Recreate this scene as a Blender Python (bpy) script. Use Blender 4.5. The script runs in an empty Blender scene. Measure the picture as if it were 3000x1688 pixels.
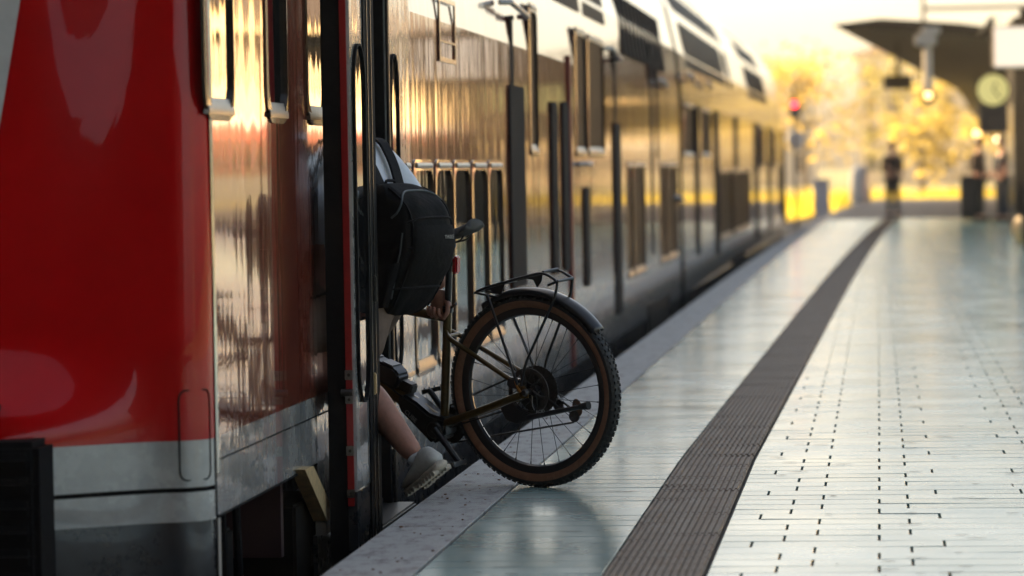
import bpy, bmesh, math, random
from mathutils import Vector, Matrix, Quaternion
R = math.radians
random.seed(7)
SC = bpy.context.scene
COL = SC.collection

# ------------------------------------------------------------------ camera
LENS, REFW = 120.0, 2575.0
FS = LENS / 36.0 * REFW
CX, CY = 1287.5, 724.25
CAMH = 1.20
ROLL = R(1.0)
def _cam_basis(vp=(2210.0, 415.0)):
    d = Vector((vp[0] - CX, -(vp[1] - CY), FS)).normalized()
    c, s = math.cos(ROLL), math.sin(ROLL)
    x, y, z = d.x * c + d.y * s, -d.x * s + d.y * c, d.z
    ps = math.asin(x)
    th = math.acos(z / math.cos(ps))
    Rv = Vector((math.cos(ps), math.sin(ps), 0))
    F = Vector((-math.sin(ps) * math.cos(th), math.cos(ps) * math.cos(th), -math.sin(th)))
    U = Rv.cross(F)
    return c * Rv - s * U, s * Rv + c * U, F
CR, CU, CF = _cam_basis()
CAMLOC = Vector((0, 0, CAMH))
def at(x, y, X=None, Y=None, z=None):
    """photo pixel (2575-wide picture) to a point on a known plane"""
    d = CF * FS + CR * (x - CX) - CU * (y - CY)
    if X is not None: t = (X - CAMLOC.x) / d.x
    elif Y is not None: t = (Y - CAMLOC.y) / d.y
    else: t = (z - CAMLOC.z) / d.z
    return CAMLOC + d * t
cam = bpy.data.objects.new('camera', bpy.data.cameras.new('camera'))
COL.objects.link(cam)
cam.data.lens = LENS; cam.data.sensor_width = 36.0
cam.data.clip_start = 0.1; cam.data.clip_end = 3000
cam.matrix_world = Matrix(((CR.x, CU.x, -CF.x, 0), (CR.y, CU.y, -CF.y, 0), (CR.z, CU.z, -CF.z, CAMH), (0, 0, 0, 1)))
cam.data.dof.use_dof = True
cam.data.dof.focus_distance = 12.85
cam.data.dof.aperture_fstop = 2.8
cam.data.dof.aperture_blades = 0
SC.camera = cam

# ------------------------------------------------------------------ light
SUN_EL, SUN_AZ = 28.0, -64.0          # azimuth from +Y towards +X
sd = Vector((math.sin(R(SUN_AZ)) * math.cos(R(SUN_EL)), math.cos(R(SUN_AZ)) * math.cos(R(SUN_EL)), math.sin(R(SUN_EL))))
w = bpy.data.worlds.new('World'); SC.world = w; w.use_nodes = True
nt = w.node_tree; bg = nt.nodes['Background']
sky = nt.nodes.new('ShaderNodeTexSky'); sky.sky_type = 'NISHITA'; sky.sun_disc = False
sky.sun_elevation = R(SUN_EL); sky.sun_rotation = R(SUN_AZ)
sky.dust_density = 3.5; sky.air_density = 0.55; sky.ozone_density = 0.5
tint = nt.nodes.new('ShaderNodeVectorMath'); tint.operation = 'MULTIPLY'; tint.inputs[1].default_value = (1.0, 0.90, 0.70)   # warm multiply in place of white balance, against blue shade
nt.links.new(sky.outputs[0], tint.inputs[0]); nt.links.new(tint.outputs[0], bg.inputs[0]); bg.inputs[1].default_value = 0.13
sun = bpy.data.objects.new('sun', bpy.data.lights.new('sun', 'SUN')); COL.objects.link(sun)
sun.data.energy = 5.0; sun.data.angle = R(0.6); sun.data.color = (1.0, 0.70, 0.36)
sun.rotation_euler = sd.to_track_quat('Z', 'Y').to_euler()
SC.view_settings.view_transform = 'Standard'; SC.view_settings.look = 'None'
SC.view_settings.gamma = 1.0; SC.view_settings.use_curve_mapping = False
SC.view_settings.exposure = 2.15
SC.render.engine = 'CYCLES'
SC.cycles.use_denoising = True
SC.cycles.max_bounces = 8; SC.cycles.glossy_bounces = 5; SC.cycles.diffuse_bounces = 3
SC.cycles.sample_clamp_indirect = 6.0
SC.cycles.caustics_reflective = False; SC.cycles.caustics_refractive = False

# ------------------------------------------------------------------ helpers
def bend(y):
    return 1.2e-4 * max(0.0, y - 30.0) ** 2 + 2.0e-4 * max(0.0, y - 75.0) ** 2
def soff(y):
    return 0.0105 * max(0.0, y - 14.0)      # the guidance strip drifts away from the edge
def tag(o, label=None, cat=None, group=None, kind=None):
    if label: o['label'] = label
    if cat: o['category'] = cat
    if group: o['group'] = group
    if kind: o['kind'] = kind
    return o
def empty(name, loc=(0, 0, 0), label=None, cat=None, group=None):
    o = bpy.data.objects.new(name, None); COL.objects.link(o); o.location = loc
    o.empty_display_size = 0.1
    return tag(o, label, cat, group)
def link(name, me, mat=None, parent=None):
    o = bpy.data.objects.new(name, me); COL.objects.link(o)
    if mat is not None:
        if me.materials: me.materials[0] = mat
        else: me.materials.append(mat)
    if parent is not None:
        o.parent = parent
        # keep world-space geometry: parents are unrotated empties or meshes
        o.matrix_parent_inverse = Matrix.Translation(-wloc(parent))
    return o
def wloc(o):
    v = Vector((0, 0, 0))
    # all parents carry plain translations
    while o is not None:
        v += o.location
        if o.parent is not None: v += o.matrix_parent_inverse.to_translation()
        o = o.parent
    return v
def shade(me, ang=40):
    for p in me.polygons: p.use_smooth = True
    try: me.set_sharp_from_angle(angle=R(ang))
    except Exception: pass
class MB:
    """collects vertices and faces in world space, builds one mesh object"""
    def __init__(s): s.v, s.f = [], []
    def add(s, vs, fs):
        b = len(s.v); s.v += [tuple(v) for v in vs]; s.f += [tuple(i + b for i in f) for f in fs]; return s
    def box(s, x0, x1, y0, y1, z0, z1, bent=False):
        vs = [(x, y, z) for z in (z0, z1) for y in (y0, y1) for x in (x0, x1)]
        if bent: vs = [(x + bend(y), y, z) for x, y, z in vs]
        return s.add(vs, [(0, 2, 3, 1), (4, 5, 7, 6), (0, 1, 5, 4), (2, 6, 7, 3), (0, 4, 6, 2), (1, 3, 7, 5)])
    def obox(s, c, ax, ay, az):
        """oriented box: centre and three half-axis vectors"""
        c = Vector(c); vs = [c + ax * i + ay * j + az * k for k in (-1, 1) for j in (-1, 1) for i in (-1, 1)]
        return s.add(vs, [(0, 2, 3, 1), (4, 5, 7, 6), (0, 1, 5, 4), (2, 6, 7, 3), (0, 4, 6, 2), (1, 3, 7, 5)])
    def tube(s, pts, r, seg=10, cap=True, closed=False):
        pts = [Vector(p) for p in pts]; n = len(pts)
        rs = r if isinstance(r, (list, tuple)) else [r] * n
        vs, fs = [], []; nrm = None
        for i, p in enumerate(pts):
            if closed: t = (pts[(i + 1) % n] - pts[i - 1]).normalized()
            else: t = (pts[min(i + 1, n - 1)] - pts[max(i - 1, 0)]).normalized()
            if nrm is None:
                a = Vector((0, 0, 1)) if abs(t.z) < 0.9 else Vector((1, 0, 0))
                nrm = t.cross(a).normalized()
            else:
                nrm = (nrm - t * nrm.dot(t)).normalized()
            b = t.cross(nrm)
            for k in range(seg):
                a = 2 * math.pi * k / seg
                vs.append(p + (nrm * math.cos(a) + b * math.sin(a)) * rs[i])
        for i in range(n if closed else n - 1):
            j = (i + 1) % n
            for k in range(seg):
                fs.append((i * seg + k, i * seg + (k + 1) % seg, j * seg + (k + 1) % seg, j * seg + k))
        if cap and not closed:
            fs.append(tuple(range(seg - 1, -1, -1))); fs.append(tuple(range((n - 1) * seg, n * seg)))
        return s.add(vs, fs)
    def lathe(s, c, axis, prof, seg=32, full=False):
        """profile of (radius, offset along axis)"""
        c = Vector(c); axis = Vector(axis).normalized()
        a = Vector((0, 0, 1)) if abs(axis.z) < 0.9 else Vector((1, 0, 0))
        e1 = axis.cross(a).normalized(); e2 = axis.cross(e1)
        vs, fs = [], []; m = len(prof)
        for k in range(seg):
            t = 2 * math.pi * k / seg; d = e1 * math.cos(t) + e2 * math.sin(t)
            for r_, o_ in prof: vs.append(c + d * r_ + axis * o_)
        for k in range(seg):
            k2 = (k + 1) % seg
            for i in range(m if full else m - 1):
                j = (i + 1) % m
                fs.append((k * m + i, k2 * m + i, k2 * m + j, k * m + j))
        return s.add(vs, fs)
    def prism(s, poly, ext):
        """planar polygon (list of points) extruded by a vector"""
        p = [Vector(q) for q in poly]; n = len(p); e = Vector(ext)
        fs = [tuple(range(n - 1, -1, -1)), tuple(range(n, 2 * n))]
        fs += [(i, (i + 1) % n, n + (i + 1) % n, n + i) for i in range(n)]
        return s.add(p + [q + e for q in p], fs)
    def xf(s, M):
        s.v = [tuple(M @ Vector(v)) for v in s.v]; return s
    def build(s, name, mat, parent=None, smooth=40, bevel=0):
        me = bpy.data.meshes.new(name); me.from_pydata(s.v, [], s.f); me.update()
        if bevel:
            bm = bmesh.new(); bm.from_mesh(me)
            bmesh.ops.bevel(bm, geom=[e for e in bm.edges if len(e.link_faces) == 2 and e.calc_face_angle(0) > 0.5], offset=bevel, segments=2, affect='EDGES', clamp_overlap=True)
            bm.to_mesh(me); bm.free()
        bm = bmesh.new(); bm.from_mesh(me); bmesh.ops.recalc_face_normals(bm, faces=bm.faces); bm.to_mesh(me); bm.free()
        if smooth: shade(me, smooth)
        return link(name, me, mat, parent)
def arc_pts(pts, r=0.03, n=4):
    """round the corners of a polyline"""
    pts = [Vector(p) for p in pts]; out = [pts[0]]
    for i in range(1, len(pts) - 1):
        a, b, c = pts[i - 1], pts[i], pts[i + 1]
        d1, d2 = (a - b), (c - b); k = min(r, d1.length * .45, d2.length * .45)
        p, q = b + d1.normalized() * k, b + d2.normalized() * k
        for j in range(n + 1):
            t = j / n; out.append((p * (1 - t) + b * t) * (1 - t) + (b * (1 - t) + q * t) * t)
    out.append(pts[-1]); return out

# ------------------------------------------------------------------ materials
def mat(name, base, rough=0.5, metal=0.0, coat=0.0, spec=0.5, var=0.0, vscale=8.0, bump=0.0, bscale=40.0, bstretch=(1, 1, 1), emit=None, estr=0.0, coatr=0.03, ior=1.5, trans=0.0, rvar=0.0, sheen=0.0, bdetail=3):
    m = bpy.data.materials.new(name); m.use_nodes = True
    nt = m.node_tree; b = nt.nodes['Principled BSDF']
    b.inputs['Base Color'].default_value = (*base, 1); b.inputs['Roughness'].default_value = rough
    b.inputs['Metallic'].default_value = metal; b.inputs['IOR'].default_value = ior
    b.inputs['Specular IOR Level'].default_value = spec
    if coat: b.inputs['Coat Weight'].default_value = coat; b.inputs['Coat Roughness'].default_value = coatr
    if sheen: b.inputs['Sheen Weight'].default_value = sheen
    if trans: b.inputs['Transmission Weight'].default_value = trans
    if emit: b.inputs['Emission Color'].default_value = (*emit, 1); b.inputs['Emission Strength'].default_value = estr
    geo = nt.nodes.new('ShaderNodeNewGeometry')
    if var or rvar:
        n = nt.nodes.new('ShaderNodeTexNoise'); n.inputs['Scale'].default_value = vscale; n.inputs['Detail'].default_value = 6
        n.inputs['Roughness'].default_value = 0.65
        nt.links.new(geo.outputs['Position'], n.inputs['Vector'])
        if var:
            r = nt.nodes.new('ShaderNodeMapRange'); r.inputs[1].default_value = 0.3; r.inputs[2].default_value = 0.7
            r.inputs[3].default_value = 1 - var; r.inputs[4].default_value = 1 + var
            nt.links.new(n.outputs['Fac'], r.inputs[0])
            v = nt.nodes.new('ShaderNodeVectorMath'); v.operation = 'SCALE'; v.inputs[0].default_value = base
            nt.links.new(r.outputs[0], v.inputs['Scale']); nt.links.new(v.outputs[0], b.inputs['Base Color'])
        if rvar:
            r2 = nt.nodes.new('ShaderNodeMapRange'); r2.inputs[1].default_value = 0.3; r2.inputs[2].default_value = 0.7
            r2.inputs[3].default_value = max(0, rough - rvar); r2.inputs[4].default_value = rough + rvar
            nt.links.new(n.outputs['Fac'], r2.inputs[0]); nt.links.new(r2.outputs[0], b.inputs['Roughness'])
    if bump:
        mp = nt.nodes.new('ShaderNodeMapping'); mp.inputs['Scale'].default_value = bstretch
        nt.links.new(geo.outputs['Position'], mp.inputs[0])
        n = nt.nodes.new('ShaderNodeTexNoise'); n.inputs['Scale'].default_value = bscale; n.inputs['Detail'].default_value = bdetail; n.inputs['Roughness'].default_value = 0.5 if bdetail < 5 else 0.62
        nt.links.new(mp.outputs[0], n.inputs['Vector'])
        bp = nt.nodes.new('ShaderNodeBump'); bp.inputs['Strength'].default_value = 1.0; bp.inputs['Distance'].default_value = bump
        nt.links.new(n.outputs['Fac'], bp.inputs['Height']); nt.links.new(bp.outputs[0], b.inputs['Normal'])
        if coat: nt.links.new(bp.outputs[0], b.inputs['Coat Normal'])
    return m
STREAK = (0.4, 1.0, 0.07)
M = {}
M['red'] = mat('red paint', (0.20, 0.040, 0.024), 0.12, coat=1.0, coatr=0.015, ior=1.7, bump=0.0032, bscale=5.0, bstretch=STREAK, bdetail=4, var=0.12, vscale=3)
M['nose_red'] = mat('nose red paint', (0.47, 0.0008, 0.003), 0.25, spec=0.1, coat=0.42, coatr=0.02, bump=0.0009, bscale=7.0, bstretch=(1, 1, 0.25), var=0.1, vscale=5)
M['grey'] = mat('pale grey paint', (0.36, 0.355, 0.34), 0.25, coat=1.0, coatr=0.03, bump=0.0030, bscale=5.0, bstretch=STREAK, bdetail=4, var=0.28, vscale=5, rvar=0.1)
M['white'] = mat('white paint', (0.55, 0.54, 0.52), 0.3, coat=0.6, var=0.08, vscale=20)
M['skirt'] = mat('dark skirt paint', (0.02, 0.024, 0.03), 0.3, coat=0.5, var=0.4, vscale=9, rvar=0.12)
M['black'] = mat('black rubber', (0.008, 0.008, 0.009), 0.8, spec=0.12, var=0.3, vscale=30)
M['under'] = mat('grimy underframe', (0.007, 0.006, 0.005), 0.8, spec=0.15, var=0.5, vscale=10)
M['chrome'] = mat('bright window trim', (0.5, 0.48, 0.45), 0.16, metal=1.0, var=0.15, vscale=60)
M['wframe'] = mat('dark bronze window frame', (0.045, 0.032, 0.024), 0.25, coat=0.4, var=0.2, vscale=30)
M['trim'] = mat('dull metal trim', (0.26, 0.23, 0.19), 0.32, metal=0.8, var=0.2, vscale=60)
M['glass'] = mat('dark window glass', (0.012, 0.013, 0.015), 0.03, ior=1.9, coat=1.0, coatr=0.02, bump=0.0020, bscale=4.0, bstretch=STREAK)
M['door_red'] = mat('red door edge', (0.30, 0.008, 0.01), 0.35, coat=0.4, var=0.15, vscale=25)
M['strip_red'] = mat('dark red strip', (0.13, 0.006, 0.008), 0.5, var=0.2, vscale=20)
M['upglass'] = mat('tinted upper glass', (0.006, 0.007, 0.008), 0.5, spec=0.03)
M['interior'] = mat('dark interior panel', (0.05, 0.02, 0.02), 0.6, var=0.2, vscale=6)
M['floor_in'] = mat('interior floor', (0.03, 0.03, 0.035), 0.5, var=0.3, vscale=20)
M['brass'] = mat('bracket beige paint', (0.72, 0.52, 0.27), 0.35, metal=0.3, var=0.25, vscale=30)
M['tile'] = mat('glazed pale tile', (0.225, 0.335, 0.32), 0.18, ior=1.5, spec=0.32, var=0.10, vscale=1.7, rvar=0.05, bump=0.00025, bscale=9.0)
M['grout'] = mat('dark grout', (0.035, 0.033, 0.032), 0.8, var=0.3, vscale=40)
M['guide'] = mat('brown ribbed guidance tile', (0.115, 0.082, 0.056), 0.6, spec=0.3, var=0.45, vscale=14, rvar=0.12, bump=0.0004, bscale=160)
M['asphalt'] = mat('asphalt', (0.06, 0.058, 0.062), 0.75, var=0.25, vscale=12, bump=0.002, bscale=90)
M['ballast'] = mat('ballast', (0.10, 0.085, 0.07), 0.9, var=0.5, vscale=14, bump=0.02, bscale=22)
M['gravel'] = mat('pale gravel', (0.30, 0.25, 0.18), 0.9, var=0.3, vscale=3)
M['ground'] = mat('dry earth and grass', (0.16, 0.15, 0.055), 0.9, var=0.5, vscale=0.35)
M['concrete'] = mat('platform concrete', (0.20, 0.19, 0.18), 0.8, var=0.3, vscale=5)
M['tyre'] = mat('tyre rubber', (0.016, 0.0155, 0.015), 0.65, var=0.4, vscale=60)
M['tan'] = mat('tan tyre sidewall', (0.26, 0.115, 0.06), 0.6, var=0.25, vscale=45)
M['blackmetal'] = mat('satin black metal', (0.011, 0.011, 0.013), 0.34, coat=0.3, var=0.3, vscale=70)
M['frame'] = mat('olive gold frame paint', (0.125, 0.075, 0.018), 0.28, metal=0.55, coat=0.7, coatr=0.08, var=0.25, vscale=40)
M['steel'] = mat('brushed steel', (0.28, 0.27, 0.26), 0.3, metal=1.0, var=0.2, vscale=90)
M['dsteel'] = mat('dark steel', (0.085, 0.08, 0.075), 0.4, metal=0.9, var=0.3, vscale=90)
M['reflector'] = mat('red reflector', (0.42, 0.006, 0.01), 0.15, coat=1.0)
M['orange'] = mat('orange caliper paint', (0.42, 0.15, 0.015), 0.35, coat=0.5)
M['pack'] = mat('black woven nylon', (0.0045, 0.005, 0.006), 0.85, spec=0.2, var=0.35, vscale=14, bump=0.006, bscale=17)
M['pack2'] = mat('black pack panel', (0.006, 0.006, 0.008), 0.8, spec=0.25, var=0.3, vscale=18, bump=0.002, bscale=70)
M['print'] = mat('grey logo print', (0.38, 0.36, 0.33), 0.6)
M['zip'] = mat('zip tape', (0.05, 0.065, 0.07), 0.45)
M['skin'] = mat('skin', (0.43, 0.20, 0.135), 0.5, var=0.16, vscale=38, bump=0.0008, bscale=120)
M['shirt'] = mat('pale blue shirt', (0.66, 0.70, 0.78), 0.8, sheen=0.2, var=0.07, vscale=12, bump=0.006, bscale=16)
M['shorts'] = mat('brown grey shorts', (0.18, 0.125, 0.095), 0.85, var=0.15, vscale=25, bump=0.005, bscale=18)
M['shoe'] = mat('pale grey knit shoe', (0.55, 0.53, 0.48), 0.75, var=0.15, vscale=50, bump=0.0009, bscale=330)
M['sole'] = mat('off white sole', (0.55, 0.48, 0.38), 0.6, var=0.25, vscale=40)
M['sock'] = mat('white sock', (0.62, 0.61, 0.60), 0.9, bump=0.001, bscale=200)
M['hair'] = mat('brown hair', (0.05, 0.028, 0.015), 0.6, bump=0.003, bscale=90)
M['eye'] = mat('eye', (0.05, 0.04, 0.03), 0.15)
M['dark_cloth'] = mat('dark grey clothing', (0.028, 0.026, 0.026), 0.9)
M['navy_cloth'] = mat('navy clothing', (0.012, 0.018, 0.035), 0.9)
M['maroon_cloth'] = mat('brown clothing', (0.05, 0.028, 0.025), 0.9)
M['canopy'] = mat('dark canopy cladding', (0.018, 0.015, 0.013), 0.7, spec=0.1, var=0.25, vscale=2)
M['canopy_edge'] = mat('tan fascia', (0.30, 0.20, 0.11), 0.5, var=0.15, vscale=3)
M['polegrey'] = mat('pale grey steel paint', (0.42, 0.38, 0.33), 0.45, var=0.15, vscale=9)
M['clockface'] = mat('lit clock face', (0.6, 0.55, 0.25), 0.4, emit=(0.62, 0.54, 0.18), estr=0.2)
M['signlit'] = mat('lit sign face', (0.7, 0.6, 0.5), 0.4, emit=(1.0, 0.80, 0.62), estr=0.2)
M['lamplit'] = mat('lit lamp', (0.9, 0.7, 0.4), 0.3, emit=(1.0, 0.55, 0.18), estr=1.3)
M['cream_glow'] = mat('cream highlight glow', (0.9, 0.8, 0.6), 0.3, emit=(1.0, 0.80, 0.50), estr=1.2)
M['redlit'] = mat('red signal light', (0.6, 0.02, 0.02), 0.3, emit=(1.0, 0.03, 0.045), estr=4.0)
M['cabinet'] = mat('grey cabinet paint', (0.62, 0.58, 0.60), 0.5, var=0.1, vscale=4)
M['bark'] = mat('bark', (0.10, 0.07, 0.045), 0.9, var=0.4, vscale=6)
M['facade'] = mat('ochre rendered facade', (0.62, 0.48, 0.28), 0.8, var=0.15, vscale=0.6)
M['facade2'] = mat('pale rendered facade', (0.62, 0.56, 0.46), 0.8, var=0.1, vscale=0.5)
M['brick'] = mat('brown roof tile', (0.10, 0.05, 0.032), 0.8, var=0.3, vscale=2)
M['slate'] = mat('dark slate roof', (0.035, 0.022, 0.018), 0.8, spec=0.1, var=0.3, vscale=1)
M['pane'] = mat('window pane', (0.03, 0.035, 0.045), 0.08)
M['farred'] = mat('red carriage paint', (0.36, 0.02, 0.02), 0.3, coat=0.6)
M['mortar'] = mat('grey mortar', (0.30, 0.31, 0.29), 0.9, var=0.3, vscale=60)
M['leafbit'] = mat('dry leaf', (0.16, 0.07, 0.035), 0.8)
def leaf_mat(name, col):
    m = bpy.data.materials.new(name); m.use_nodes = True; nt = m.node_tree
    b = nt.nodes['Principled BSDF']; out = nt.nodes['Material Output']
    b.inputs['Base Color'].default_value = (*col, 1); b.inputs['Roughness'].default_value = 0.5
    t = nt.nodes.new('ShaderNodeBsdfTranslucent'); t.inputs[0].default_value = (col[0] * 2.6, col[1] * 2.2, col[2] * 1.1, 1)
    mx = nt.nodes.new('ShaderNodeMixShader'); mx.inputs[0].default_value = 0.68
    geo = nt.nodes.new('ShaderNodeNewGeometry'); n = nt.nodes.new('ShaderNodeTexNoise'); n.inputs['Scale'].default_value = 0.8
    hs = nt.nodes.new('ShaderNodeHueSaturation'); hs.inputs['Color'].default_value = (*col, 1)
    mr = nt.nodes.new('ShaderNodeMapRange'); mr.inputs[3].default_value = 0.6; mr.inputs[4].default_value = 1.5
    nt.links.new(geo.outputs['Position'], n.inputs['Vector']); nt.links.new(n.outputs['Fac'], mr.inputs[0])
    nt.links.new(mr.outputs[0], hs.inputs['Value']); nt.links.new(hs.outputs[0], b.inputs['Base Color'])
    nt.links.new(b.outputs[0], mx.inputs[1]); nt.links.new(t.outputs[0], mx.inputs[2]); nt.links.new(mx.outputs[0], out.inputs[0])
    return m
M['leaf_a'] = leaf_mat('yellow green leaves', (0.20, 0.185, 0.075))
M['leaf_b'] = leaf_mat('olive leaves', (0.13, 0.13, 0.045))
M['leaf_c'] = leaf_mat('golden leaves', (0.25, 0.215, 0.085))
M['grass'] = leaf_mat('dry grass', (0.24, 0.22, 0.03))
def edge_slab_mat():
    m = mat('ribbed edge slab', (0.27, 0.255, 0.26), 0.6, bump=0.0006, bscale=220)
    nt = m.node_tree; b = nt.nodes['Principled BSDF']; geo = [n for n in nt.nodes if n.type == 'NEW_GEOMETRY'][0]
    n1 = nt.nodes.new('ShaderNodeTexNoise'); n1.inputs['Scale'].default_value = 8.0; n1.inputs['Detail'].default_value = 9; n1.inputs['Roughness'].default_value = 0.75
    mp = nt.nodes.new('ShaderNodeMapping'); mp.inputs['Scale'].default_value = (1.6, 0.8, 1)
    nt.links.new(geo.outputs['Position'], mp.inputs[0]); nt.links.new(mp.outputs[0], n1.inputs['Vector'])
    cr = nt.nodes.new('ShaderNodeValToRGB'); e = cr.color_ramp.elements
    e[0].position = 0.34; e[0].color = (0.05, 0.038, 0.03, 1); e[1].position = 0.52; e[1].color = (0.34, 0.335, 0.32, 1)
    x = cr.color_ramp.elements.new(0.40); x.color = (0.20, 0.18, 0.175, 1)
    nt.links.new(n1.outputs['Fac'], cr.inputs[0]); nt.links.new(cr.outputs[0], b.inputs['Base Color'])
    return m
M['slab'] = edge_slab_mat()

# ------------------------------------------------------------------ setting: ground, tracks, platform
XO, XI = -1.672, -1.400               # platform edge, inner side of the edge slabs
XS0, XS1 = -0.828, -0.530             # guidance strip
XR = 11.5                              # far side of the platform
ROW = 0.171
Y0, Y1 = 8.2 - 35 * ROW, 76.5
gm = MB()
ys = [-60, 0, 20, 35, 50, 65, 80, 100, 130, 200, 400, 1600]
gm.add([(-700, -200, -0.8), (700, -200, -0.8), (700, 1800, -0.8), (-700, 1800, -0.8)], [(0, 1, 2, 3)])
tag(gm.build('ground', M['ground'], smooth=0), kind='structure')
def ribbon(x0, x1, z, ya, yb, step=4.0):
    m_ = MB(); n = max(1, int((yb - ya) / step)); vs = []
    for i in range(n + 1):
        y = ya + (yb - ya) * i / n; vs += [(x0 + bend(y), y, z), (x1 + bend(y), y, z)]
    return m_.add(vs, [(2 * i, 2 * i + 1, 2 * i + 3, 2 * i + 2) for i in range(n)])
tag(ribbon(-6.2, XO + 0.1, -0.794, -40, 320).build('track_bed', M['ballast'], smooth=0), kind='structure')
tag(ribbon(XR - 0.1, 60, -0.794, -40, 330).build('gravel_yard', M['gravel'], smooth=0), kind='structure')
def rail(xc, ya, yb, label):
    m_ = MB(); n = int((yb - ya) / 5)
    prof = [(-0.07, -0.79), (0.07, -0.79), (0.012, -0.76), (0.012, -0.66), (0.036, -0.645), (0.036, -0.615), (-0.036, -0.615), (-0.036, -0.645), (-0.012, -0.66), (-0.012, -0.76)]
    vs = []
    for i in range(n + 1):
        y = ya + (yb - ya) * i / n; vs += [(xc + bend(y) + a, y, b_) for a, b_ in prof]
    k = len(prof)
    fs = [(i * k + j, i * k + (j + 1) % k, (i + 1) * k + (j + 1) % k, (i + 1) * k + j) for i in range(n) for j in range(k)]
    tag(m_.add(vs, fs).build('rail', M['dsteel'], smooth=0), label, 'rail', 'rails of the tracks')
rail(-2.70, -30, 300, 'steel rail under the train beside the platform edge')
rail(-4.14, -30, 300, 'steel rail on the far side under the train')
# platform body: block whose top is the grout bed
pm = MB(); n = 24; vs = []
for i in range(n + 1):
    y = -30 + (Y1 + 30) * i / n; b_ = bend(y)
    vs += [(XO + 0.012 + b_, y, -0.79), (XO + 0.012 + b_, y, -0.012), (XR + b_, y, -0.012), (XR + b_, y, -0.79)]
fs = [(i * 4 + j, i * 4 + (j + 1) % 4, i * 4 + 4 + (j + 1) % 4, i * 4 + 4 + j) for i in range(n) for j in range(4)] + [(0, 1, 2, 3), (n * 4 + 3, n * 4 + 2, n * 4 + 1, n * 4)]
PLAT = tag(pm.add(vs, fs).build('platform', M['grout'], smooth=0), kind='structure')
# asphalt continuation
pa = MB(); n = 20; vs = []
for i in range(n + 1):
    y = Y1 + 0.02 + (122 - Y1) * i / n; b_ = bend(y)
    vs += [(XO + 0.012 + b_, y, -0.79), (XO + 0.012 + b_, y, -0.004), (XR + b_, y, -0.004), (XR + b_, y, -0.79)]
fs = [(i * 4 + j, i * 4 + (j + 1) % 4, i * 4 + 4 + (j + 1) % 4, i * 4 + 4 + j) for i in range(n) for j in range(4)] + [(0, 1, 2, 3), (n * 4 + 3, n * 4 + 2, n * 4 + 1, n * 4)]
tag(pa.add(vs, fs).build('platform_ramp', M['asphalt'], smooth=0), kind='structure')
# floor tiles
JC = {'A': [-0.32, -0.015, 0.595], 'B': [-0.216, 0.086, 0.69], 'C': [-0.42, 0.19, 0.50]}
CYC = 'CABAB'
G = 0.0055
tile_me = {}
def tile_mesh(L):
    k = round(L, 3)
    if k not in tile_me:
        hx, hy, b_ = L / 2, ROW / 2 - G / 2, 0.0016
        vs = [(-hx, -hy, -0.012), (hx, -hy, -0.012), (hx, hy, -0.012), (-hx, hy, -0.012),
              (-hx, -hy, -b_), (hx, -hy, -b_), (hx, hy, -b_), (-hx, hy, -b_),
              (-hx + b_, -hy + b_, 0), (hx - b_, -hy + b_, 0), (hx - b_, hy - b_, 0), (-hx + b_, hy - b_, 0)]
        fs = [(8, 9, 10, 11)]
        for a, c in ((0, 4), (4, 8)):
            fs += [(a + i, a + (i + 1) % 4, c + (i + 1) % 4, c + i) for i in range(4)]
        me = bpy.data.meshes.new('tile'); me.from_pydata(vs, [], fs); me.update(); me.materials.append(M['tile']); tile_me[k] = me
    return tile_me[k]
def row_spans(i):
    so = soff(Y0 + ROW * (i + .5))
    js = [j for j in JC[CYC[i % 5]] if j > XS1 + so + .05] or [XS1 + so + .3]
    while js[-1] < XR - 0.7: js.append(js[-1] + 0.61)
    e = [XS1 + so + 0.006] + js + [XR - 0.02]
    gx = 0.0036
    sp = [(e[k] + gx, e[k + 1] - gx) for k in range(len(e) - 1)]
    return [(XI + 0.008, XS0 + so - 0.006)] + sp
rng = random.Random(3)
cnt = 0
far_t = MB()
nrow = int((Y1 - Y0) / ROW)
first_vis = int((9.75 - Y0) / ROW)
for i in range(nrow):
    yc = Y0 + ROW * (i + 0.5)
    for (a, c) in row_spans(i):
        tx, ty = rng.gauss(0, 0.0022), rng.gauss(0, 0.0026)
        L = c - a; xc = (a + c) / 2 + bend(yc)
        near = first_vis <= i and cnt < 300 and a < 0.055 * yc
        if near:
            o = bpy.data.objects.new('tile', tile_mesh(L)); COL.objects.link(o); o.parent = PLAT
            o.location = (xc, yc, 0); o.rotation_euler = (ty, tx, 0); cnt += 1
        else:
            hy = ROW / 2 - G / 2; hx = L / 2
            q = [(-hx, -hy), (hx, -hy), (hx, hy), (-hx, hy)]
            top = [(xc + u, yc + v, u * -tx + v * ty) for u, v in q]
            bot = [(xc + u, yc + v, -0.012) for u, v in q]
            far_t.add(top + bot, [(0, 1, 2, 3), (0, 4, 5, 1), (3, 2, 6, 7), (1, 5, 6, 2), (0, 3, 7, 4)])
tag(far_t.build('tile_field', M['tile'], PLAT, smooth=0), 'pale glazed floor tiles further along the platform', kind='stuff')
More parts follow.
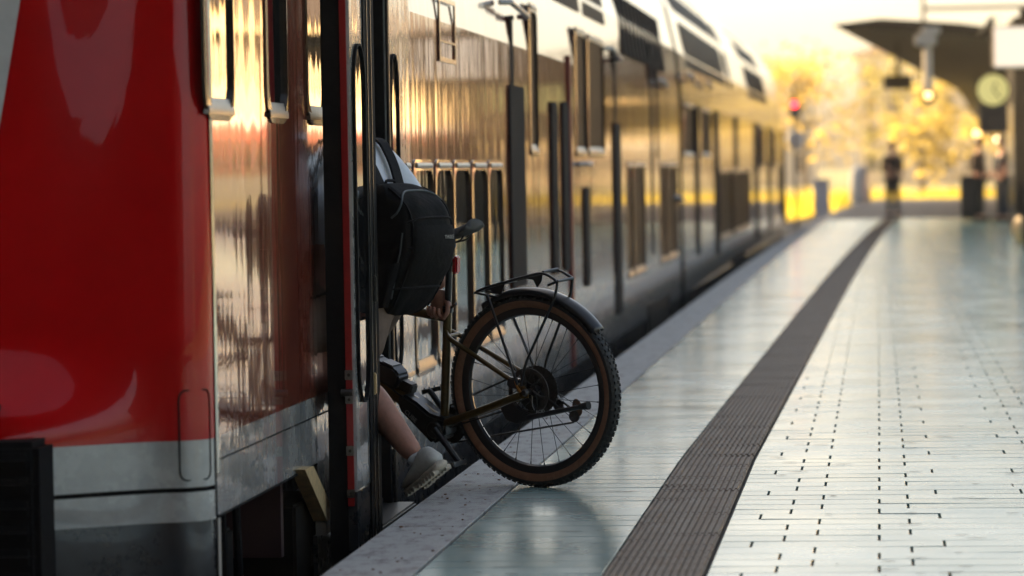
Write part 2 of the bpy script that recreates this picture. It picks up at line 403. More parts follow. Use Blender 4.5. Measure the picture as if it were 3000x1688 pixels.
# guidance strip: ribbed tiles
def guide_verts():
    vs, fs = [], []
    hw, hl = (XS1 - XS0) / 2 - 0.002, ROW / 2 - 0.0015
    nr = 13; pw = 2 * hw / nr
    def blk(x0, x1, y0, y1, z0, z1, ins):
        b = len(vs)
        for z, d in ((z0, 0), (z1, ins)):
            vs.extend([(x0 + d, y0 + ins * .8 * (z == z1), z), (x1 - d, y0 + ins * .8 * (z == z1), z), (x1 - d, y1 - ins * .8 * (z == z1), z), (x0 + d, y1 - ins * .8 * (z == z1), z)])
        fs.append((b + 4, b + 5, b + 6, b + 7))
        for k in range(4): fs.append((b + k, b + (k + 1) % 4, b + 4 + (k + 1) % 4, b + 4 + k))
    blk(-hw, hw, -hl, hl, -0.013, 0.0, 0.001)
    for r_ in range(nr):
        x0 = -hw + pw * r_ + pw * 0.16
        blk(x0, x0 + pw * 0.68, -hl + .0015, hl - .0015, 0.0, 0.0075, pw * 0.17)
    return vs, fs
gv, gf = guide_verts()
gme = bpy.data.meshes.new('guide_tile'); gme.from_pydata(gv, [], gf); gme.update(); gme.materials.append(M['guide'])
far_g = MB(); gcnt = 0
for i in range(nrow):
    yc = Y0 + ROW * (i + 0.5); xc = (XS0 + XS1) / 2 + soff(yc) + bend(yc)
    tz = rng.gauss(0, 0.0008)
    if yc > 9.6 and gcnt < 90:
        o = bpy.data.objects.new('guide_tile', gme); COL.objects.link(o); o.parent = PLAT
        o.location = (xc, yc, 0.0015 + tz); o.rotation_euler = (rng.gauss(0, 0.006), rng.gauss(0, 0.006), rng.gauss(0, 0.002)); gcnt += 1
    else:
        far_g.add([(x + xc, y + yc, z + 0.0015 + tz) for x, y, z in gv], gf)
tag(far_g.build('guide_strip', M['guide'], PLAT, smooth=0), 'ribbed brown guidance strip further along', kind='stuff')
# edge slabs with fine lengthwise ribs
def slab_mesh(L):
    vs, fs = [], []; nr = 30; wd = XI - XO; pts = []
    for k in range(nr):
        x = -wd / 2 + wd * k / nr; p = wd / nr
        pts += [(x, -0.0022), (x + p * .25, 0), (x + p * .75, 0)]
    pts += [(wd / 2, -0.0022), (wd / 2, -0.10)]; pts = [(-wd / 2, -0.10)] + pts
    for y in (-L / 2 + 0.002, L / 2 - 0.002): vs += [(x, y, z) for x, z in pts]
    k = len(pts); fs = [(i, i + 1, k + i + 1, k + i) for i in range(k - 1)] + [tuple(range(k)), tuple(range(2 * k - 1, k - 1, -1))]
    me = bpy.data.meshes.new('edge_slab'); me.from_pydata(vs, [], fs); me.update(); me.materials.append(M['slab']); return me
sme = slab_mesh(1.0)
y = 0.43
while y < Y1 + 20:
    o = bpy.data.objects.new('edge_slab', sme); COL.objects.link(o); o.parent = PLAT
    o.location = ((XO + XI) / 2 - 0.001 + bend(y + .5), y + 0.5, 0.004 + rng.gauss(0, 0.0006)); o.rotation_euler = (0, 0, -math.atan(2.4e-4 * max(0, y + .5 - 30) + 4e-4 * max(0, y + .5 - 75)))
    y += 1.0
# bits of dirt and leaf on the edge slabs
db = MB()
for k in range(75):
    c = Vector((rng.uniform(XO + .02, XI + 0.02), rng.uniform(9.8, 17), 0.006)); s_ = rng.uniform(0.002, 0.008) * (1.6 if rng.random() < .1 else 1)
    a = rng.uniform(0, 6.28); p = []
    for j in range(5):
        t = a + j * 1.2566; p.append(c + Vector((math.cos(t), math.sin(t) * 1.5, 0)) * s_ * rng.uniform(.5, 1))
    db.prism(p, (0, 0, rng.uniform(.001, .004)))
tag(db.build('grit', M['leafbit'], smooth=0), 'brown grit and leaf crumbs scattered on the ribbed platform edge', 'debris', kind='stuff')

sc_ = MB()
for k in range(90):
    yy = 9.9 + 9 * rng.random() ** 1.5; xx = rng.uniform(-1.35, 1.0); L_ = rng.uniform(.008, .05); a_ = rng.gauss(0, .5); d_ = Vector((math.cos(a_), math.sin(a_), 0)); n_ = Vector((-d_.y, d_.x, 0)) * rng.uniform(.001, .004); c_ = Vector((xx, yy, .0026))
    if XS0 - .02 < xx - soff(yy) < XS1 + .02: continue
    sc_.prism([c_ - d_ * L_, c_ - n_, c_ + d_ * L_ * .8, c_ + n_ * 1.3], (0, 0, .0006))
tag(sc_.build('scuff_mark', M['grout'], PLAT, smooth=0), 'small dark scuffs on the pale tiles', kind='stuff')
# ------------------------------------------------------------------ train
XT = -2.01
PROF = [(-0.09, XT), (1.9, XT), (2.4, XT - .04), (2.85, XT - .14), (3.2, XT - .32), (3.5, XT - .6), (3.75, XT - .98), (3.92, XT - 1.42)]
def xprof(z):
    if z <= 1.9: return XT
    for (za, xa), (zb, xb) in zip(PROF, PROF[1:]):
        if z <= zb: return xa + (xb - xa) * (z - za) / (zb - za)
    return PROF[-1][1]
def rect(x0, x1, yt, yb, X=XT):
    """photo box on the train side to (Y0, Y1, z0, z1)"""
    xm = (x0 + x1) / 2
    return (at(x0, 600, X=X).y, at(x1, 600, X=X).y, at(xm, yb, X=X).z, at(xm, yt, X=X).z)
CAB = empty('train_carriage', (XT - 1.4, 10, -0.5), 'red and grey double-deck cab carriage nearest, with open door and red nose', 'train')
CARB = empty('train_carriage', (XT - 1.4, 36, -0.5), 'second double-deck carriage behind the cab carriage, far and blurred', 'train')
def side_patch(mb, y0, y1, z0, z1, holes, X=None, sub=0.0):
    """side wall cells between y0..y1, z0..z1 minus rectangular holes"""
    ysb = sorted({y0, y1} | {v for h in holes for v in h[:2] if y0 < v < y1} | {y for y in [35 + 4 * k for k in range(10)] if y0 < y < y1})
    zsb = sorted({z0, z1} | {v for h in holes for v in h[2:] if z0 < v < z1} | {z for z, _ in PROF if z0 < z < z1})
    for a, b in zip(ysb, ysb[1:]):
        for c, d in zip(zsb, zsb[1:]):
            ym, zm = (a + b) / 2, (c + d) / 2
            if any(h[0] < ym < h[1] and h[2] < zm < h[3] for h in holes): continue
            mb.add([(xprof(zz) + bend(yy), yy, zz) for yy, zz in ((a, c), (b, c), (b, d), (a, d))], [(0, 1, 2, 3)])
def rrect(y0, y1, z0, z1, r, n=5):
    p = []
    for cy, cz, a0 in ((y1 - r, z1 - r, 0), (y0 + r, z1 - r, 90), (y0 + r, z0 + r, 180), (y1 - r, z0 + r, 270)):
        for k in range(n + 1):
            a = R(a0 + 90 * k / n); p.append((cy + r * math.cos(a), cz + r * math.sin(a)))
    return p
def window(parent, rc, r=0.07, depth=0.045, X=XT, name='window', sill=True, gl='glass'):
    y0, y1, z0, z1 = rc; r = min(r, (y1 - y0) * .45)
    inn = rrect(y0 + .012, y1 - .012, z0 + .02, z1 - .035, r); n = len(inn)
    out = rrect(y0 - .012, y1 + .012, z0 - .015, z1 + .015, r * 1.1)
    b_ = bend((y0 + y1) / 2)
    fr = MB(); xo = X + .006 + b_
    fr.add([(xo, a, c) for a, c in out] + [(xo + .003, a, c) for a, c in inn] + [(X - depth + b_, a, c) for a, c in inn] + [(X - .004 + b_, a, c) for a, c in out],
           [(i, (i + 1) % n, n + (i + 1) % n, n + i) for i in range(n)] + [(n + i, n + (i + 1) % n, 2 * n + (i + 1) % n, 2 * n + i) for i in range(n)] + [(3 * n + i, 3 * n + (i + 1) % n, (i + 1) % n, i) for i in range(n)])
    w_ = fr.build(name, M['wframe'], parent, smooth=30)
    pn = MB(); pn.add([(X - depth + .004 + b_, a, c) for a, c in inn], [tuple(range(n))])
    pn.build('pane', M[gl], w_, smooth=0)
    if sill:
        s_ = MB(); s_.tube([(X + .002 + b_, y0 + .07, z1 - .012), (X + .002 + b_, y1 - .07, z1 - .012)], 0.015, 8)
        s_.build('top_trim', M['trim'], w_)
        s_ = MB(); s_.prism([(X - depth + .006 + b_, y0 + .03, z0 + .055), (X + .012 + b_, y0 + .02, z0 + .02), (X + .012 + b_, y0 + .02, z0 + .004), (X - depth + b_, y0 + .02, z0 + .004)], (0, (y1 - y0) - .045, 0))
        s_.build('sill', M['trim'], w_)
    return w_
# --- cab carriage openings
YCAB0, YGAP = 10.17, at(1709, 500, X=XT).y
ZR, ZL = 0.41, -0.09
wins = []
for x0, x1, sy in ((521, 592, 292), (676, 727, 300), (776, 828, 306)):
    rc = rect(x0, x1, 100, sy); wins.append((rc[0], rc[1], rc[2], 2.16))
low = [rect(a, b, 410 + (a - 1040) * .03, 1) for a, b in ((1012, 1034), (1040, 1089), (1096, 1137), (1142, 1182), (1188, 1225), (1229, 1264))]
low = [(r_[0], r_[1], 0.325, 1.245) for r_ in low]
low2 = [(rect(a, b, 412, 690)[0], rect(a, b, 412, 690)[1], 0.33, 1.25) for a, b in ((1578, 1592), (1594, 1622), (1662, 1676), (1678, 1704))]
mid = [rect(1337, 1357, 20, 387), rect(1452, 1478, 80, 390), rect(1483, 1523, 100, 390)]
slots = [rect(1283, 1319, 218, 722), rect(1388, 1402, 258, 690), rect(1416, 1430, 258, 680), rect(1468, 1480, 470, 720), rect(1546, 1561, 310, 790)]
DOOR = (12.60, 13.90, -0.2, 2.06)
holes = wins + low + low2 + mid + [DOOR]
sp = MB(); side_patch(sp, YCAB0, YGAP, ZR, 3.92, holes); sp.build('side_panel', M['red'], CAB, smooth=25)
gp = MB()
UY = 12.02
side_patch(gp, YCAB0 - .02, UY, 0.172, ZR, []); side_patch(gp, UY, DOOR[0], ZL, ZR, [])
gp.build('lower_panel', M['grey'], CAB, smooth=25)
gp = MB(); side_patch(gp, DOOR[1], YGAP, ZL, ZR, holes); gp.build('lower_panel', M['grey'], CAB, smooth=25)
# underside return and dark skirt
sk = MB()
sk.box(XT - .02, XT - .004, DOOR[1] + .02, YGAP, -0.55, ZL - .001)
sk.box(XT - .02, XT - .004, UY, DOOR[0], -0.55, ZL - .001)
sk.build('skirt', M['skirt'], CAB, smooth=0)
sm_ = MB(); sm_.box(XT - .004, XT + .0025, YCAB0 + .06, 12.3, .337, .3415); sm_.build('panel_seam', M['black'], CAB, smooth=0)
lip = MB(); lip.box(XT - .03, XT + .002, YCAB0 + .03, UY, .165, .1715); lip.build('panel_lip', M['black'], CAB, smooth=0)
rs = MB()   # thin rivet line on lower panel right of the door
rs.box(XT + .0, XT + .003, 15.2, YGAP - .05, .10, .103); rs.build('panel_seam', M['black'], CAB, smooth=0)
# far wall, roof, ends, floor
sh = MB(); XM = XT - 1.42
def mir(x): return 2 * XM - x
for a, b in zip(PROF, PROF[1:]):
    sh.add([(mir(a[1]), YCAB0, a[0]), (mir(b[1]), YCAB0, b[0]), (mir(b[1]), YGAP, b[0]), (mir(a[1]), YGAP, a[0])], [(0, 1, 2, 3)])
sh.build('far_side_panel', M['red'], CAB, smooth=25)
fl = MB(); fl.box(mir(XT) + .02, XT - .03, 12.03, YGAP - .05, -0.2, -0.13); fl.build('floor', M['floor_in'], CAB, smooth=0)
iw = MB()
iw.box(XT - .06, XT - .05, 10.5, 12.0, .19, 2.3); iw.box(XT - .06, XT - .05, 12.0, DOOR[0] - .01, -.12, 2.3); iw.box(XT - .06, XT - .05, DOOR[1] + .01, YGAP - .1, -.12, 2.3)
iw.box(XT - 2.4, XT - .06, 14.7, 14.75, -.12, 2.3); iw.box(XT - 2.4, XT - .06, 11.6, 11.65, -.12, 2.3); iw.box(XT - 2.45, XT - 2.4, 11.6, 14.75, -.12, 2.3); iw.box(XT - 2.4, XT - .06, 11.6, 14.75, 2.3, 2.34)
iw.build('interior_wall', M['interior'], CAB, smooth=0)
for rc in wins: window(CAB, rc, r=.1, depth=.008)
for rc in low: window(CAB, rc, r=.09, depth=.008)
for rc in low2: window(CAB, rc, r=.08, depth=.012, gl='upglass')
for rc in mid: window(CAB, rc, r=.07, depth=.012, gl='upglass')
def slot(parent, rc, X=XT, name='door_slot', point=False):
    y0, y1, z0, z1 = rc; p = rrect(y0, y1, z0, z1, min(.05, (y1 - y0) * .4), 4); n = len(p)
    m_ = MB(); m_.add([(X + .014, a, c) for a, c in p] + [(X - .002, a, c) for a, c in p], [tuple(range(n))] + [(i, (i + 1) % n, n + (i + 1) % n, n + i) for i in range(n)])
    return m_.build(name, M['black'], parent, smooth=30)
for i, rc in enumerate(slots): slot(CAB, rc)
# thin dark gaps of the further doors, the red strip, the handle, a grab bar
for x0, x1, ya, yb in ((1290, 1297, 45, 216), (1549, 1554, 130, 312), (1640, 1645, 120, 640), (1655, 1659, 150, 400)):
    ln = MB(); rc = rect(x0, x1, ya, yb); ln.box(XT - .01, XT + .004, *rc); ln.build('door_gap', M['black'], CAB, smooth=0)
rc = rect(1433, 1440, 0, 700)
ln = MB(); ln.box(XT - .002, XT + .018, rc[0], rc[0] + .10, ZL, 1.95); ln.build('red_strip', M['strip_red'], CAB, bevel=.006)
for px in ((1265, 1312, 20, 46), (1527, 1550, 130, 155), (1455, 1470, 412, 420)):
    rc = rect(px[0], px[1], px[2], px[3]); h = MB()
    h.tube([(XT, rc[0], rc[3]), (XT + .06, rc[0] + .03, rc[3]), (XT + .06, rc[1] - .03, rc[2] + .02), (XT, rc[1], rc[2] + .02)], .016, 10); h.build('grab_bar', M['steel'], CAB)
for px in ((1556, 1690, 0, 105),):
    for k in range(12):
        yy = 27.2 + k * .46; g = MB()
        za, zb = 2.12, 2.62
        g.add([(xprof(za) + .02, yy, za), (xprof(za) + .02, yy + .26, za), (xprof(zb) + .02, yy + .26, zb), (xprof(zb) + .02, yy, zb), (xprof(za) - .02, yy, za), (xprof(za) - .02, yy + .26, za), (xprof(zb) - .02, yy + .26, zb), (xprof(zb) - .02, yy, zb)],
              [(0, 1, 2, 3), (0, 4, 5, 1), (1, 5, 6, 2), (2, 6, 7, 3), (3, 7, 4, 0)])
        g.build('louvre_slat', M['black'], CAB, smooth=0)
def upper_pane(parent, ya, yb, za=2.28, zb=3.35):
    g = MB(); zs = [za + (zb - za) * k / 5 for k in range(6)]; n = 4; vs = []
    for i in range(n + 1):
        yy = ya + (yb - ya) * i / n
        for zz in zs: vs.append((xprof(zz) + .006 + bend(yy), yy, zz + .004))
    g.add(vs, [(i * 6 + j, i * 6 + j + 1, i * 6 + 7 + j, i * 6 + 6 + j) for i in range(n) for j in range(5)])
    g.build('upper_window', M['upglass'], parent, smooth=30)
for k in range(5): upper_pane(CAB, 15.0 + k * 2.2, 16.9 + k * 2.2)
# small framed hatch on the upper side
rc = rect(1110, 1151, 2, 160); hb = MB()
for a, b, c, d in ((rc[0], rc[1], rc[3] - .02, rc[3]), (rc[0], rc[1], rc[2], rc[2] + .02), (rc[0], rc[0] + .03, rc[2] + .02, rc[3] - .02), (rc[1] - .03, rc[1], rc[2] + .02, rc[3] - .02), (rc[0] + .03, rc[1] - .03, rc[2] + .09, rc[2] + .1)):
    hb.box(XT, XT + .009, a, b, c, d)
hb.build('hatch_frame', M['chrome'], CAB, smooth=0)
# --- nose
def nose_pt(u, z, off=0.0):
    """u: 0 at the side, 1 at the centre of the face"""
    if u < 0.3:
        a = R(90 * u / 0.3); x = XT - .13 * (1 - math.cos(a)); y = 10.17 - .13 * math.sin(a); nx, ny = math.cos(a), -math.sin(a)
    else:
        t = (u - 0.3) / 0.7; x = XT - .13 - 1.29 * t; y = 10.04 - .20 * math.sin(t * math.pi / 2); nx, ny = -.12 * (1 - t), -1
    k = min(1.0, max(0.0, (XT - .10 - x) / .50)); k = k * k * (3 - 2 * k)
    s_ = min(1.0, max(0.0, (0.74 - z) / .30)); s_ = s_ * s_ * (3 - 2 * s_)
    p = .17 * s_ * k
    rake = -0.16 * max(0, z - .68) * (0.25 + .75 * k)
    y = y - p - rake
    return (x + nx * off, y + ny * off, z)
def nose_grid(za, zb, us, nz, off=0.0):
    m_ = MB(); vs = []
    for j in range(nz + 1):
        z = za + (zb - za) * j / nz
        for u in us: vs.append(nose_pt(u, z, off))
    k = len(us)
    return m_.add(vs, [(j * k + i, j * k + i + 1, (j + 1) * k + i + 1, (j + 1) * k + i) for j in range(nz) for i in range(k - 1)])
US = [i / 40 * .3 for i in range(13)][:0] + [0.3 * i / 12 for i in range(12)] + [0.3 + 0.7 * (i / 30) for i in range(31)]
def both(m_):
    n = len(m_.v); m_.add([(mir(x), y, z) for x, y, z in m_.v], list(m_.f)); return m_
both(nose_grid(ZR, 3.0, US, 70)).build('nose_shell', M['nose_red'], CAB, smooth=60)
both(nose_grid(.268, ZR - .0005, US, 6)).build('bumper_band', M['grey'], CAB, smooth=60)
both(nose_grid(.165, .254, US, 4)).build('bumper_band', M['grey'], CAB, smooth=60)
both(nose_grid(.25, .272, US, 1, -.012)).build('bumper_seam', M['black'], CAB, smooth=60)
both(nose_grid(-.5, .1645, US, 6, -.004)).build('valance', M['skirt'], CAB, smooth=60)
wp = MB(); vs = []
for j in range(19):
    z = 1.2 + 1.6 * j / 18
    for i in range(13):
        xb = at(30 - 40 * (1.72 - z) / .34, 150, Y=10.0).x
        ub = 0.3 + 0.7 * ((XT - .13 - xb) / 1.29)
        vs.append(nose_pt(ub + (1 - ub) * i / 12, z, .004))
wp.add(vs, [(j * 13 + i, j * 13 + i + 1, j * 13 + 14 + i, j * 13 + 13 + i) for j in range(18) for i in range(12)])
both(wp).build('white_face_panel', M['white'], CAB, smooth=60)
ac = MB(); xa = at(108, 1200, Y=9.72).x
ac.box(xa - .5, xa, 9.66, 9.9, .0, .44)
for k in range(6): ac.box(xa - .5, xa - .008, 9.62, 9.67, .015 + k * .07, .06 + k * .07)
ac.build('anti_climber', M['black'], CAB, bevel=.02)
th = MB(); c = at(22, 1021, Y=9.9); th.lathe((c.x - .02, 9.77, c.z), (0, -1, 0), [(.0, .03), (.018, .03), (.02, .0), (.02, -.05)], 14); th.build('towing_plug', M['black'], CAB)
sh_ = MB(); sh_.add([(XT + .002, 10.165, 0.3), (XT + .002, 10.165, 2.2), (XT + .006, 10.19, 2.2), (XT + .006, 10.19, .3)], [(0, 1, 2, 3)]); sh_.build('corner_trim', M['chrome'], CAB, smooth=0)
ms = rrect(10.06, 10.12, .24, .5, .02)
def nose_line(pts, r, name, mt):
    q_ = MB(); q_.tube([Vector(nose_pt(u, z, .0005)) for u, z in pts], r, 6); q_.build(name, mt, CAB)
cov = rrect(.07, .235, .29, .56, .03)
cv = [(u, z) for u, z in cov]; nose_line(cv + cv[:1], .0028, 'lamp_cover_seam', M['black'])
nose_line([(.012, -.3 + .1 * k) for k in range(28)], .0035, 'corner_seam', M['black'])
# vertical recess at the end of the valance, pipes, equipment boxes
vr = MB(); vr.tube([(XT - .03, 10.22, -.55), (XT - .03, 10.22, .16)], .03, 10); vr.build('coupling_pipe', M['polegrey'], CAB)
ue = MB()
ue.box(XT - .9, XT - .36, 10.35, 12.4, -.6, .12); ue.box(XT - .24, XT - .17, 10.9, 11.3, -.35, .02); ue.box(XT - .9, XT - .26, 12.4, 33.5, -.68, -.18)
ue.build('underframe', M['under'], CAB, bevel=.01)
for yy, zz in ((10.62, .1), (10.95, .14), (11.2, .12)):
    p_ = MB(); p_.tube(arc_pts([(XT - .14, yy, zz), (XT - .13, yy, -.2), (XT - .2, yy + .05, -.6)], .1), .014, 8); p_.build('brake_hose', M['black'], CAB)
# beige edge plate of the step
q = [at(756, 1181, X=XT + .02), at(778, 1172, X=XT + .02), at(833, 1293, X=XT + .02), at(813, 1311, X=XT + .02)]
br = MB(); br.prism([v + Vector((.015, 0, 0)) for v in q], (-.05, 0, 0)); br.build('step_bracket', M['brass'], CAB, smooth=0)
q2 = [q[3] + Vector((.012, 0, -.003)), q[2] + Vector((.012, 0, -.003)), q[2] + Vector((.012, 0, -.05)), q[3] + Vector((.012, 0, -.05))]
br = MB(); br.prism(q2, (-.04, 0, 0)); br.build('step_bracket', M['polegrey'], CAB, smooth=0)
stp = MB(); stp.box(XT - .3, XT - .03, UY - .3, UY + .25, -.5, .05); stp.build('step_box', M['under'], CAB, bevel=.01)
stp = MB(); stp.box(XT - .32, XT + .1, 12.62, 13.88, -.185, -.15); stp.build('door_step', M['dsteel'], CAB, bevel=.008)
# bogie frame with wheels under the first carriage
for yy in (11.0, 12.9):
    wl = MB(); wl.lathe((-2.72, yy, -.17), (1, 0, 0), [(.02, .03), (.34, .03), (.42, .06), (.45, .06), (.47, -.03), (.02, -.03)], 40); wl.build('wheel', M['dsteel'], CAB)
bw = MB()
for k in range(4):
    pass
# --- door leaves
def leaf(X, y0, y1, slot_rc, parent, lead_far, dark0, dark1):
    lp = MB(); lp.box(X - .055, X, y0, y1, ZR * 0 + .07, 2.06); L = lp.build('door_leaf', M['grey'], parent, bevel=.006)
    lb = MB(); lb.box(X - .055, X - .001, y0, y1, -.3, .0695); lb.build('kick_panel', M['skirt'], L, smooth=0)
    dk = MB(); dk.box(X + .0005, X + .006, dark0, dark1, -.3, 2.05); dk.build('edge_rubber', M['black'], L, smooth=0)
    for t in (.25, .6):
        gl = MB(); yy = dark0 + (dark1 - dark0) * t; gl.box(X + .006, X + .0095, yy, yy + .012, -.3, 2.05); gl.build('edge_bead', M['dsteel'], L, smooth=0)
    y_0, y_1, z_0, z_1 = slot_rc
    ym = (y_0 + y_1) / 2; hw = (y_1 - y_0) / 2; p = []
    for a, b in ((1, 1), (-1, 1), (-1, -1), (1, -1)):
        seq = range(9) if a * b > 0 else range(8, -1, -1)
        for k in seq:
            t = k / 8; p.append((ym + a * hw * math.cos(t * math.pi / 2) ** .8 if t < 1 else ym, (z_1 if b > 0 else z_0) - b * .16 * (1 - math.sin(t * math.pi / 2))))
    n = len(p)
    sf = MB(); cx_, cz_ = ym, (z_0 + z_1) / 2
    po = [(ym + (a - ym) * 1.18, cz_ + (c - cz_) * 1.012) for a, c in p]
    sf.add([(X + .012, a, c) for a, c in po] + [(X + .012, a, c) for a, c in p] + [(X + .001, a, c) for a, c in p] + [(X, a, c) for a, c in po],
           [(i, (i + 1) % n, n + (i + 1) % n, n + i) for i in range(n)] + [(n + i, n + (i + 1) % n, 2 * n + (i + 1) % n, 2 * n + i) for i in range(n)] + [(3 * n + i, 3 * n + (i + 1) % n, (i + 1) % n, i) for i in range(n)])
    W = sf.build('window_frame', M['black'], L, smooth=30)
    pn = MB(); pn.add([(X + .004, a, c) for a, c in p], [tuple(range(n))]); pn.build('pane', M['glass'], L, smooth=0)
    return L
XL = -1.86
s0, s1 = at(893, 600, X=XL).y, at(918, 600, X=XL).y
yl0, yl1 = at(887, 600, X=XL).y, at(945, 600, X=XL).y
LL = leaf(XL, yl0, yl1, (s0, s1, at(905, 1010, X=XL).z, at(905, 117, X=XL).z), CAB, True, s1 + .012, yl1 - .002)
LL['label'] = 'slid-back door leaf with narrow slot window and red back edge'
re_ = MB(); re_.box(XL - .033, XL - .010, yl0 - .010, yl0 - .001, .02, 2.05); re_.build('red_edge', M['door_red'], LL, smooth=0)
re_ = MB(); re_.box(XL - .10, XL - .034, yl0 - .004, yl0 + .05, -.3, 2.05); re_.build('gasket', M['black'], LL, smooth=0)
for zz, hh in ((.47, .035), (.385, .03), (.20, .035), (.05, .03)):
    cl = MB(); cl.box(XL - .036, XL - .008, yl0 - .016, yl0 - .0105, zz, zz + hh); cl.build('hinge_clip', M['steel'], LL, bevel=.002)
    cl = MB(); cl.lathe((XL - .022, yl0 - .016, zz + hh / 2), (0, -1, 0), [(.0, .003), (.005, .003), (.006, 0)], 10); cl.build('screw', M['dsteel'], LL)
ro = MB(); ro.tube([(XL - .05, yl0 - .013, .425), (XL - .008, yl0 - .013, .425)], .013, 12); ro.build('guide_roller', M['dsteel'], LL)
hd = MB(); c = at(934, 720, X=XL); hd.obox((XL + .012, c.y, c.z - .01), Vector((.008, 0, 0)), Vector((0, .012, 0)), Vector((0, 0, .05))); hd.build('door_button', M['steel'], LL, bevel=.005)
hd = MB(); c = at(936, 965, X=XL); hd.obox((XL + .01, c.y, c.z), Vector((.006, 0, 0)), Vector((0, .012, 0)), Vector((0, 0, .04))); hd.build('door_latch', M['brass'], LL, bevel=.004)
lb_ = MB(); c = at(848, 1365, X=XT + .05); lb_.obox((XT + .055, 12.05, c.z), Vector((.003, 0, 0)), Vector((0, .045, 0)), Vector((0, 0, .07))); lb_.build('data_plate', M['cabinet'], CAB, smooth=0)
XL2 = -2.0
s0, s1 = at(985, 600, X=XL2).y, at(1003, 600, X=XL2).y
yr0 = at(978, 600, X=XL2).y
L2 = leaf(XL2, yr0, yr0 + .72, (s0 + .01, s1, .40, at(994, 142, X=XL2).z), CAB, False, yr0 + .002, yr0 + .06)
L2['label'] = 'open door leaf on the far side of the doorway'
gk = MB(); gk.box(XL2 - .075, XL2 - .006, yr0 - .022, yr0 - .001, -.3, 2.05); gk.build('gasket', M['black'], L2, smooth=0)
jm = MB(); jm.box(XT - .14, XT - .075, DOOR[1] - .02, DOOR[1] + .02, -.13, 2.06); jm.build('door_jamb', M['door_red'], CAB, smooth=0)
pl = MB(); pl.tube([(XT - .30, DOOR[1] - .15, -.13), (XT - .30, DOOR[1] - .15, 2.25)], .018, 12); pl.build('hand_pole', M['steel'], CAB)
# --- second carriage
YB0, YB1 = YGAP + .55, 66.0
hb_ = []
for x0, x1, yt, yb in ((1722, 1748, 175, 395), (1766, 1788, 190, 395), (1808, 1836, 428, 600), (1839, 1880, 428, 600), (1900, 1912, 250, 420), (1930, 1938, 300, 420), (1962, 1968, 420, 560)):
    r_ = rect(x0, x1, yt, yb); hb_.append((min(r_[0], 64), min(r_[1], 65.2), max(.3, r_[2]), min(1.88, r_[3])))
m_ = MB(); side_patch(m_, YB0, YB1, ZR, 3.92, hb_); m_.build('side_panel', M['red'], CARB, smooth=25)
m_ = MB(); side_patch(m_, YB0, YB1, ZL, ZR, hb_); m_.build('lower_panel', M['grey'], CARB, smooth=25)
for rc in hb_: window(CARB, rc, r=.08, depth=.02, gl='upglass')
m_ = MB()
for k in range(8):
    a, b = YB0 + (YB1 - YB0) * k / 8, YB0 + (YB1 - YB0) * (k + 1) / 8
    for (za, xa), (zb, xb) in zip(PROF, PROF[1:]):
        m_.add([(mir(xa) + bend(a), a, za), (mir(xb) + bend(a), a, zb), (mir(xb) + bend(b), b, zb), (mir(xa) + bend(b), b, za)], [(0, 1, 2, 3)])
m_.build('far_side_panel', M['red'], CARB, smooth=25)
for Yend, par, dy in ((YB0, CARB, 0), (YB1, CARB, 0), (YGAP, CAB, 0)):
    e = MB(); bb = bend(Yend); pr = [(x + bb, Yend, z) for z, x in PROF] + [(mir(x) + bb, Yend, z) for z, x in reversed(PROF)]
    e.add(pr, [tuple(range(len(pr)))]); e.build('end_wall', M['under'], par, smooth=0)
m_ = MB(); m_.box(XT - .02, XT - .004, YB0, YB1, -.55, ZL, True); m_.build('skirt', M['skirt'], CARB, smooth=0)
m_ = MB(); m_.box(XT - .9, XT - .2, YB0 + 1, YB1 - 1, -.68, -.2, True); m_.build('underframe', M['under'], CARB, smooth=0)
gw = MB(); gw.box(XT - 2.3, XT - .5, YGAP + .01, YB0 - .01, -.2, 2.4); gw.build('gangway_bellows', M['black'], CARB, smooth=0)
for x0, x1, ya, yb in ((1752, 1756, 150, 640), (1798, 1804, 190, 640), (1845, 1849, 200, 420), (1890, 1896, 230, 600), (1920, 1924, 240, 580), (1950, 1954, 260, 560)):
    ln = MB(); rc = rect(x0, x1, ya, yb); ln.box(XT - .01, XT + .02, rc[0], rc[1], max(ZL, rc[2]), min(1.9, rc[3]), True); ln.build('door_gap', M['black'], CARB, smooth=0)
for ya, yb in ((36.5, 45.5), (46.2, 47.2), (52.5, 60.0)): upper_pane(CARB, ya, yb)
for px in ((1700, 500), (1730, 195), (1775, 215), (1660, 210)):
    c = at(px[0], px[1], X=XT); g = MB(); g.tube([(XT + bend(c.y), c.y - .35, c.z + .02), (XT + .05 + bend(c.y), c.y - .3, c.z + .02), (XT + .05 + bend(c.y), c.y + .3, c.z - .02), (XT + bend(c.y), c.y + .35, c.z - .02)], .018, 8); g.build('grab_bar', M['steel'], CARB)
# the car gap is closed by a dark frame on each car end
# equipment on the dark skirt (openings)
for a, b in ((29.5, 32.5), (46, 50)):
    m_ = MB(); m_.box(XT - .01, XT + .012, a, b, -.5, .02, True); m_.build('bogie_cover', M['under'], CAB if a < 35 else CARB, smooth=0)

